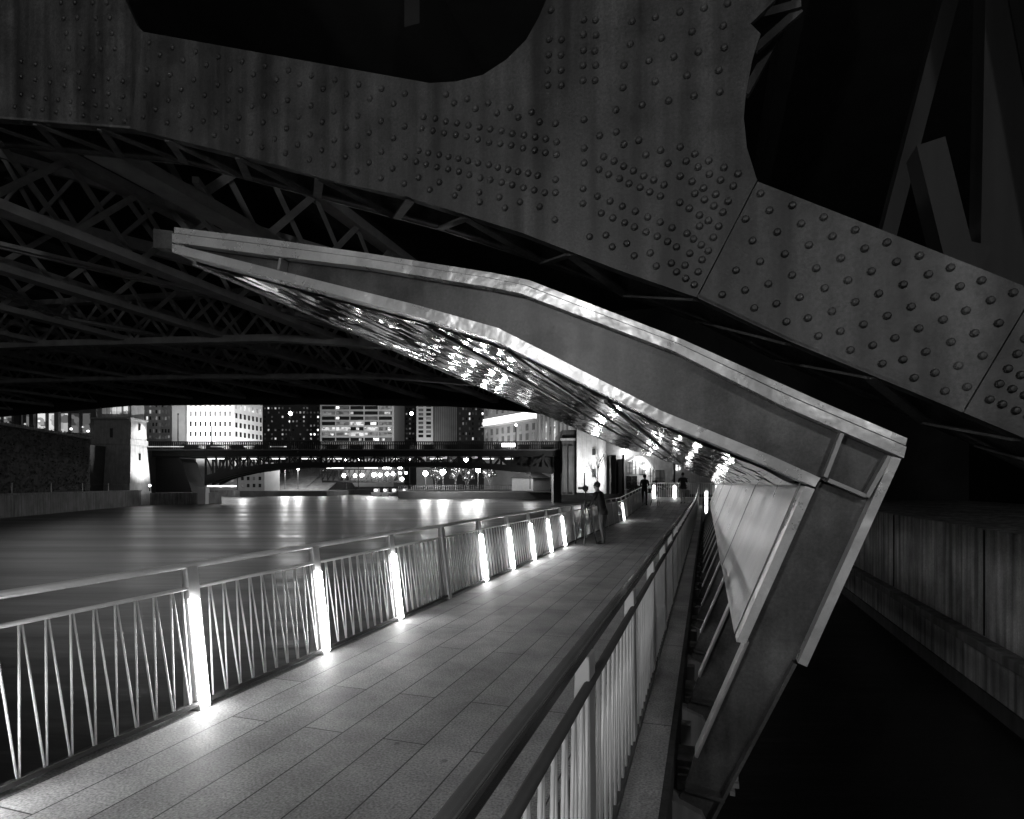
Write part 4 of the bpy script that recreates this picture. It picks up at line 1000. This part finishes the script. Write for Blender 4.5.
# dark archway piers
G_ = Thing('arcade', 'stone arcade with dark arched openings and lit windows beyond the end of the walkway', 'building', (22,80,.35), dock=False)
xs = [cm(px,0,80).x for px in (611,616,619,624,630)]
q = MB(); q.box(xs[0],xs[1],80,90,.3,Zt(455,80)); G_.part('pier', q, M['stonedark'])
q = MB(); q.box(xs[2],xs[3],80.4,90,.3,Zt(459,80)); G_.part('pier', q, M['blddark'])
xe = cm(720,0,82).x
q = MB(); q.box(xs[0]-.3,xe,82,92,.3,12); G_.part('wall', q, M['stone'])
x = cm(622.5,0,80).x; q = MB(); q.tube([(x,79.5,.35),(x,79.5,Zt(455,80))], .16, 10); G_.part('column', q, M['pole'], smooth=True)
x = cm(673,0,80).x; q = MB(); q.tube([(x,79.5,.35),(x,79.5,Zt(458,80))], .16, 10); G_.part('column', q, M['pole'], smooth=True)
# arch band
q = MB(); prev = None
for i in range(13):
    an = math.pi*i/12; px = 638+16*(-math.cos(an)); py = 470-13*math.sin(an); c = cm(px,py,81.6)
    if prev is not None: q.bar(prev, c, .3, .35, up=(0,1,0))
    prev = c
G_.part('arch', q, M['bldmid'])
for (pa, pb, ya, yb, mm) in ((627,632,462,474,'winM'),(633,638,460,474,'winL'),(639,645,462,474,'winM'),(648,652,468,484,'winL'),(676,680,463,470,'winB'),(655,664,470,486,'winF'),(626,637,476,488,'winD')):
    a, b = cm(pa,yb,82), cm(pb,ya,82); q = MB(); q.box(a.x,b.x,81.85,81.999,a.z,b.z); w1 = G_.part('window', q, M[mm])
    q = MB(); q.box((a.x+b.x)/2-.05,(a.x+b.x)/2+.05,81.78,81.848,a.z,b.z); q.box(a.x,b.x,81.79,81.849,(a.z+b.z)/2-.04,(a.z+b.z)/2+.04); G_.part('frame', q, M['blddark'], parent=w1)
def wall_lamp(px, py, Y, r_, lab, mat='globe2'):
    c = cm(px,py,Y); t = Thing('wall_lamp', lab, 'lamp', (c.x,Y+.5,c.z), dock=False, group='lamps on the arcade front')
    q = MB(); q.ball(c, r_, 8, 6); t.part('globe', q, M[mat], smooth=True)
    q = MB(); q.bar(c, c+Vector((0,.7,.1)), .06, .06); t.part('bracket', q, M['pole'])
wall_lamp(627,452,81.2,.32,'wall lamp under the canopy edge, left of the arch'); wall_lamp(640,459.5,81.2,.35,'bright wall lamp at the crown of the arch'); wall_lamp(644.5,467,81.2,.28,'wall lamp below the arch beside the tall window')
lamp_light('arcade_lamp_light', (cm(648,458,79).x,78.4,5.2), 220, 'POINT', .4)
# planters/hedges and benches between walkway end and arcade
c = cm(652,490,66); q = MB(); q.box(c.x-3.2,c.x+3.6,64,65,.35,1.0); solo('planter', q, M['quay'], 'long low planter box behind the end railing', 'planter', (c.x,64.5,.35), dock=False)
q = MB()
rnd = random.Random(5)
for i in range(700):
    p = Vector((c.x-3+rnd.random()*6.4, 64.1+rnd.random()*.8, 1.0+abs(rnd.gauss(0,.4)))); u = Vector((rnd.gauss(0,1),rnd.gauss(0,1),rnd.gauss(0,1))).normalized()*.12; v = u.orthogonal().normalized()*.08
    q.add([p-u,p+v,p+u,p-v],[(0,1,2,3)])
solo('shrub', q, M['leafdark'], 'dark shrubs growing in the long planter behind the end railing', 'shrub', (c.x,64.5,1.0), dock=False)
# lit box at the end of the near railing
ub = Thing('lit_bollard', 'small glowing bollard where the near railing meets the end railing', 'bollard', (.02,36,.35))
q = MB(); q.box(-.06,.10,36,36.16,rise(36)-.5,rise(36)+1.0); ub.part('post', q, M['post'])
q = MB(); q.box(-.04,.08,35.95,35.998,rise(36)-.4,rise(36)+.8); ub.part('light_strip', q, M['led2'])

# ================================================================== PEOPLE AND TRIPODS
def person(x, y, z, hgt, yaw, pose, label, mats, name='person'):
    """skinned figure, facing +y before turning; heights as fractions of the standing height"""
    s = hgt/1.75
    J = {}; E = []; Rr = {}
    def j(n, p, r, par=None):
        J[n] = Vector(p)*s; Rr[n] = r*s
        if par: E.append((par, n))
    lean = pose.get('lean', 0); st = pose.get('stride', 0)
    j('pelvis',(0,0,.95),.135); j('belly',(0,lean*.3,1.10),.125,'pelvis'); j('chest',(0,lean*.7,1.30),.145,'belly'); j('neckb',(0,lean,1.46),.075,'chest')
    j('neck',(0,lean*1.05+.01,1.52),.052,'neckb'); j('head',(0,lean*1.15+.025,1.60),.085,'neck'); j('brow',(0,lean*1.2+.03,1.68),.088,'head'); j('crown',(0,lean*1.2+.02,1.735),.05,'brow')
    for sd, sg in (('l',-1),('r',1)):
        f = st*sg
        j('hip'+sd,(.095*sg,0,.90),.095,'pelvis'); j('knee'+sd,(.10*sg,f*.5+.03,.50),.060,'hip'+sd); j('calf'+sd,(.10*sg,f*.8,.34),.056,'knee'+sd); j('ankle'+sd,(.10*sg,f-.02,.09),.040,'calf'+sd)
        j('heel'+sd,(.10*sg,f-.03,.045),.045,'ankle'+sd); j('toe'+sd,(.115*sg,f+.17,.035),.035,'heel'+sd)
        sh = (.185*sg,lean*.9,1.42); j('sh'+sd,sh,.070,'neckb')
        el, wr = pose['arm'+sd]
        j('el'+sd,el,.047,'sh'+sd); j('wr'+sd,wr,.031,'el'+sd)
        d_ = (Vector(wr)-Vector(el)).normalized(); side = Vector((d_.z,0,-d_.x)) if abs(d_.y) > .5 else Vector((0,1,0))
        side = (side-d_*side.dot(d_)).normalized(); palm = Vector(wr)+d_*.07; j('palm'+sd,palm,.034,'wr'+sd)
        curl = d_.cross(side)*sg*.02
        for q, (o, ln) in enumerate(((-.03,.075),(-.01,.088),(.011,.083),(.03,.065))):
            j('f%d%s'%(q,sd), palm+d_*.03+side*o, .010, 'palm'+sd); j('g%d%s'%(q,sd), palm+d_*(.03+ln*.55)+side*o*1.1+curl*.3, .009, 'f%d%s'%(q,sd)); j('h%d%s'%(q,sd), palm+d_*(.03+ln*.95)+side*o*1.1+curl, .007, 'g%d%s'%(q,sd))
        j('t0'+sd, palm-d_*.02+side*.045, .011, 'palm'+sd); j('t1'+sd, palm+d_*.025+side*.065, .009, 't0'+sd)
    names = list(J); idx = {n:i for i, n in enumerate(names)}
    me = bpy.data.meshes.new(name); me.from_pydata([J[n] for n in names], [(idx[a],idx[b]) for a, b in E], []); me.update()
    tmp = bpy.data.objects.new('tmp', me); COL.objects.link(tmp)
    sk = tmp.modifiers.new('skin','SKIN'); sb = tmp.modifiers.new('sub','SUBSURF'); sb.levels = 2; sb.render_levels = 2
    for i, n in enumerate(names):
        v = me.skin_vertices[0].data[i]; v.radius = (Rr[n], Rr[n]); v.use_root = (n == 'pelvis')
        if n in ('chest','belly','pelvis'): v.radius = (Rr[n]*1.25, Rr[n]*.85)
    dg = bpy.context.evaluated_depsgraph_get(); dg.update()
    body = bpy.data.meshes.new_from_object(tmp.evaluated_get(dg))
    bpy.data.objects.remove(tmp)
    body.name = 'body'
    for m_ in mats: body.materials.append(M[m_])     # 0 skin, 1 jacket, 2 trousers, 3 shoes
    for p in body.polygons:
        c = p.center/s; p.use_smooth = True
        hand = any((c-J['palm'+q]/s).length < .14 and (c-J['el'+q]/s).length > .19 for q in 'lr')
        p.material_index = 0 if (c.z > 1.485 or hand) else 1 if c.z > .86 else 2 if c.z > .10 else 3
        if p.material_index == 2 and abs(c.x) > .22: p.material_index = 1
    root = bpy.data.objects.new(name, None); COL.objects.link(root); root.location = (x,y,z); root.rotation_euler[2] = yaw; root.empty_display_size = .2
    tag(root, label, 'person')
    bo = bpy.data.objects.new('body', body); COL.objects.link(bo); bo.parent = root
    def kid(n, mb, m_, sm=True): return mk(n, mb, M[m_], root, smooth=sm)
    hy = (lean*1.18+.028)*s; hc = Vector((0,hy,1.665*s))
    hr = MB(); hr.ball(hc+Vector((0,-.022*s,.022*s)), .103*s, 14, 8, sx=.92, sy=1.02, sz=.98); kid('hair', hr, 'hair')
    fc = MB(); fc.ball(hc+Vector((0,.085*s,-.03*s)), .018*s, 8, 6, sz=1.4); kid('nose', fc, 'skin')
    for sg in (-1,1):
        q = MB(); q.ball(hc+Vector((sg*.034*s,.076*s,-.005*s)), .013*s, 8, 6); kid('eye', q, 'hair')
        q = MB(); q.ball(hc+Vector((sg*.088*s,.0,-.03*s)), .024*s, 8, 6, sx=.5); kid('ear', q, 'skin')
    q = MB(); q.box(-.025*s,.025*s,hy+.076*s,hy+.088*s,1.592*s,1.602*s); kid('mouth', q, 'jacket', False)
    hm = MB(); hm.tube([(0,.0,.83*s),(0,0,.92*s),(0,.0,1.0*s)], [.168*s,.166*s,.15*s], 14); hm.v = [Vector((v.x, v.y*.74, v.z)) for v in hm.v]; kid('jacket_hem', hm, mats[1])
    return root
def foot(px, py, Y, zdeck):  # place on the deck
    return Vector(((px-512)/F*Y, Y, zdeck))
def dock_t(X, Y): return X*SP + Y*CP
# the dark figure by the railing at the ramp
p = foot(644.5,509,35,0); p.z = rise(dock_t(p.x,p.y))
person(p.x,p.y,p.z,1.78,-.45,{'lean':.03,'stride':.06,'arml':((-.23,.0,1.16),(-.20,.20,1.12)),'armr':((.24,.02,1.15),(.17,.22,1.20))},'person in a black jacket and dark jeans standing beside a tripod on the ramp',('skin','jacket','jeans','blackplastic'))
bag = Thing('shoulder_bag', 'dark shoulder bag hanging at the hip of the person in black', 'bag', (p.x+.27,p.y-.02,p.z+.75), dock=False)
q = MB(); q.box(p.x+.19,p.x+.36,p.y-.16,p.y+.14,p.z+.72,p.z+1.0); bag.part('pouch', q, M['blackplastic'], bevel=.03)
q = MB(); q.bar((p.x+.26,p.y-.1,p.z+.98),(p.x-.12,p.y-.13,p.z+1.48), .03, .01); bag.part('strap', q, M['blackplastic'])
# crouched-over photographer by the river railing
p = foot(603,545,16.4,0)
person(p.x,p.y,0,1.68,.85,{'lean':.16,'stride':.05,'arml':((-.26,.22,1.14),(-.22,.44,1.04)),'armr':((.26,.24,1.16),(.20,.46,1.06))},'person in dark jacket and grey trousers leaning over the river railing by a tripod',('skin','jacket','greytrousers','blackplastic'))
# third figure at the end, pale trousers
p = foot(683,505,36,0); p.z = rise(dock_t(p.x,p.y))
person(p.x,p.y,p.z,1.84,.2,{'lean':.02,'stride':.03,'arml':((-.27,.02,1.20),(-.20,.16,1.34)),'armr':((.27,.02,1.20),(.20,.16,1.34))},'person in a dark jacket and pale trousers facing the end railing',('skin','jacketgrey','trousers','blackplastic'))
def tripod(px, py, Y, z, H, label, yaw=.6):
    c = foot(px,py,Y,z); th = Thing('tripod', label, 'tripod', (c.x,c.y,z), dock=False, group='camera tripods on the walkway')
    apex = Vector((c.x,c.y,z+H*.78))
    for k in range(3):
        a = yaw+k*2.094; ft = Vector((c.x+math.cos(a)*.34, c.y+math.sin(a)*.34, z)); m_ = apex.lerp(ft,.45)
        q = MB(); q.tube([apex, m_], .017, 8); q.tube([m_, ft], .012, 8); th.part('leg', q, M['blackplastic'])
    q = MB(); q.tube([apex-Vector((0,0,.2)), Vector((c.x,c.y,z+H*.93))], .016, 8); th.part('centre_column', q, M['blackplastic'])
    q = MB(); q.box(c.x-.05,c.x+.05,c.y-.05,c.y+.05,z+H*.92,z+H*.945); q.bar((c.x,c.y-.04,z+H*.9),(c.x+.18,c.y-.1,z+H*.84),.02,.02); th.part('head', q, M['blackplastic'])
    b0 = z+H*.945+.002
    cm_ = Thing('camera', 'black camera mounted on the '+('tripod nearest the lens end of the walkway' if Y < 20 else 'tripod beside the person in black'), 'camera', (c.x,c.y,b0), dock=False)
    q = MB(); q.box(c.x-.075,c.x+.075,c.y-.035,c.y+.035,b0,b0+.10); q.box(c.x-.03,c.x+.03,c.y-.03,c.y+.03,b0+.101,b0+.13); cm_.part('camera_body', q, M['blackplastic'], bevel=.005)
    q = MB(); q.tube([(c.x-.076,c.y,b0+.05),(c.x-.20,c.y+.02,b0+.05)], .035, 12); cm_.part('lens', q, M['blackplastic'])
tripod(585.5,544.5,16.3,0,1.56,'black camera tripod beside the river railing, the nearer one',.3)
c = foot(656,505,34.5,0); tripod(656,505,34.5,rise(dock_t(c.x,c.y)),1.45,'black camera tripod on the ramp next to the person in black')

# ================================================================== ASSUMED AND ADDED LAMPS out of view behind the viewpoint, lighting the canopy end
lp = Thing('assumed_walkway_lamp', 'tall assumed walkway lamp post added on the deck, out of view behind the viewpoint', 'lamp post', (-3.2,-7.0,0))  # assumed lamp out of view, added to light canopy end and girder
q = MB(); q.tube([(-3.2,-7,0),(-3.2,-7,4.6)], [.07,.045], 10); lp.part('pole', q, M['pole'], smooth=True)
q = MB(); q.ball((-3.2,-7,4.75), .16, 14, 8); lp.part('globe', q, M['globe2'], smooth=True)
lamp_light('assumed_walkway_light', dock2world(Vector((-3.2,-7,4.5)) + Vector((0,.25,0))), 680, 'POINT', .3)  # light of the assumed walkway lamp
ql = Thing('added_quay_lamp', 'added lamp post on top of the quay wall, out of view behind the viewpoint', 'lamp post', (4.3,-5.5,1.02))  # added out of view to even the light on canopy end and leg
q = MB(); q.tube([(4.3,-5.5,1.02),(4.3,-5.5,5.0)], [.07,.045], 10); ql.part('pole', q, M['pole'], smooth=True)
q = MB(); q.ball((4.3,-5.5,5.15), .16, 14, 8); ql.part('globe', q, M['globe2'], smooth=True)
lamp_light('added_quay_light', dock2world(Vector((4.2,-5.2,4.9))), 480, 'POINT', .3)

# ================================================================== WORLD, SUN, CAMERA
wd = bpy.data.worlds.new('World'); sc.world = wd; wd.use_nodes = True; nt = wd.node_tree
bg = nt.nodes['Background']; sky = nt.nodes.new('ShaderNodeTexSky'); sky.sky_type = 'NISHITA'; sky.sun_disc = False
sky.sun_elevation = math.radians(14); sky.sun_rotation = math.radians(325)
bw = nt.nodes.new('ShaderNodeRGBToBW'); nt.links.new(sky.outputs[0], bw.inputs[0]); nt.links.new(bw.outputs[0], bg.inputs['Color']); bg.inputs['Strength'].default_value = .021
sl = bpy.data.lights.new('moon', 'SUN'); sl.energy = .02; sl.angle = math.radians(15); so = bpy.data.objects.new('moon', sl); COL.objects.link(so)
az = math.radians(325); el = math.radians(14)
dirn = -Vector((math.sin(az)*math.cos(el), math.cos(az)*math.cos(el), math.sin(el)))
so.rotation_euler = dirn.to_track_quat('-Z','Y').to_euler()
cam = bpy.data.cameras.new('camera'); co = bpy.data.objects.new('camera', cam); COL.objects.link(co)
co.location = (0,0,EYE); co.rotation_euler = (math.radians(90),0,0)
cam.sensor_width = 36; cam.lens = F/1024*36; cam.shift_x = 0; cam.shift_y = (HY-409.5)/1024; cam.clip_end = 2000; cam.clip_start = .05
sc.camera = co
sc.view_settings.view_transform = 'Standard'; sc.view_settings.look = 'None'; sc.view_settings.exposure = 0; sc.view_settings.gamma = 1
sc.view_settings.use_curve_mapping = False
sc.render.engine = 'CYCLES'; sc.cycles.use_denoising = True
sc.cycles.max_bounces = 6; sc.cycles.sample_clamp_indirect = 6; sc.cycles.sample_clamp_direct = 0
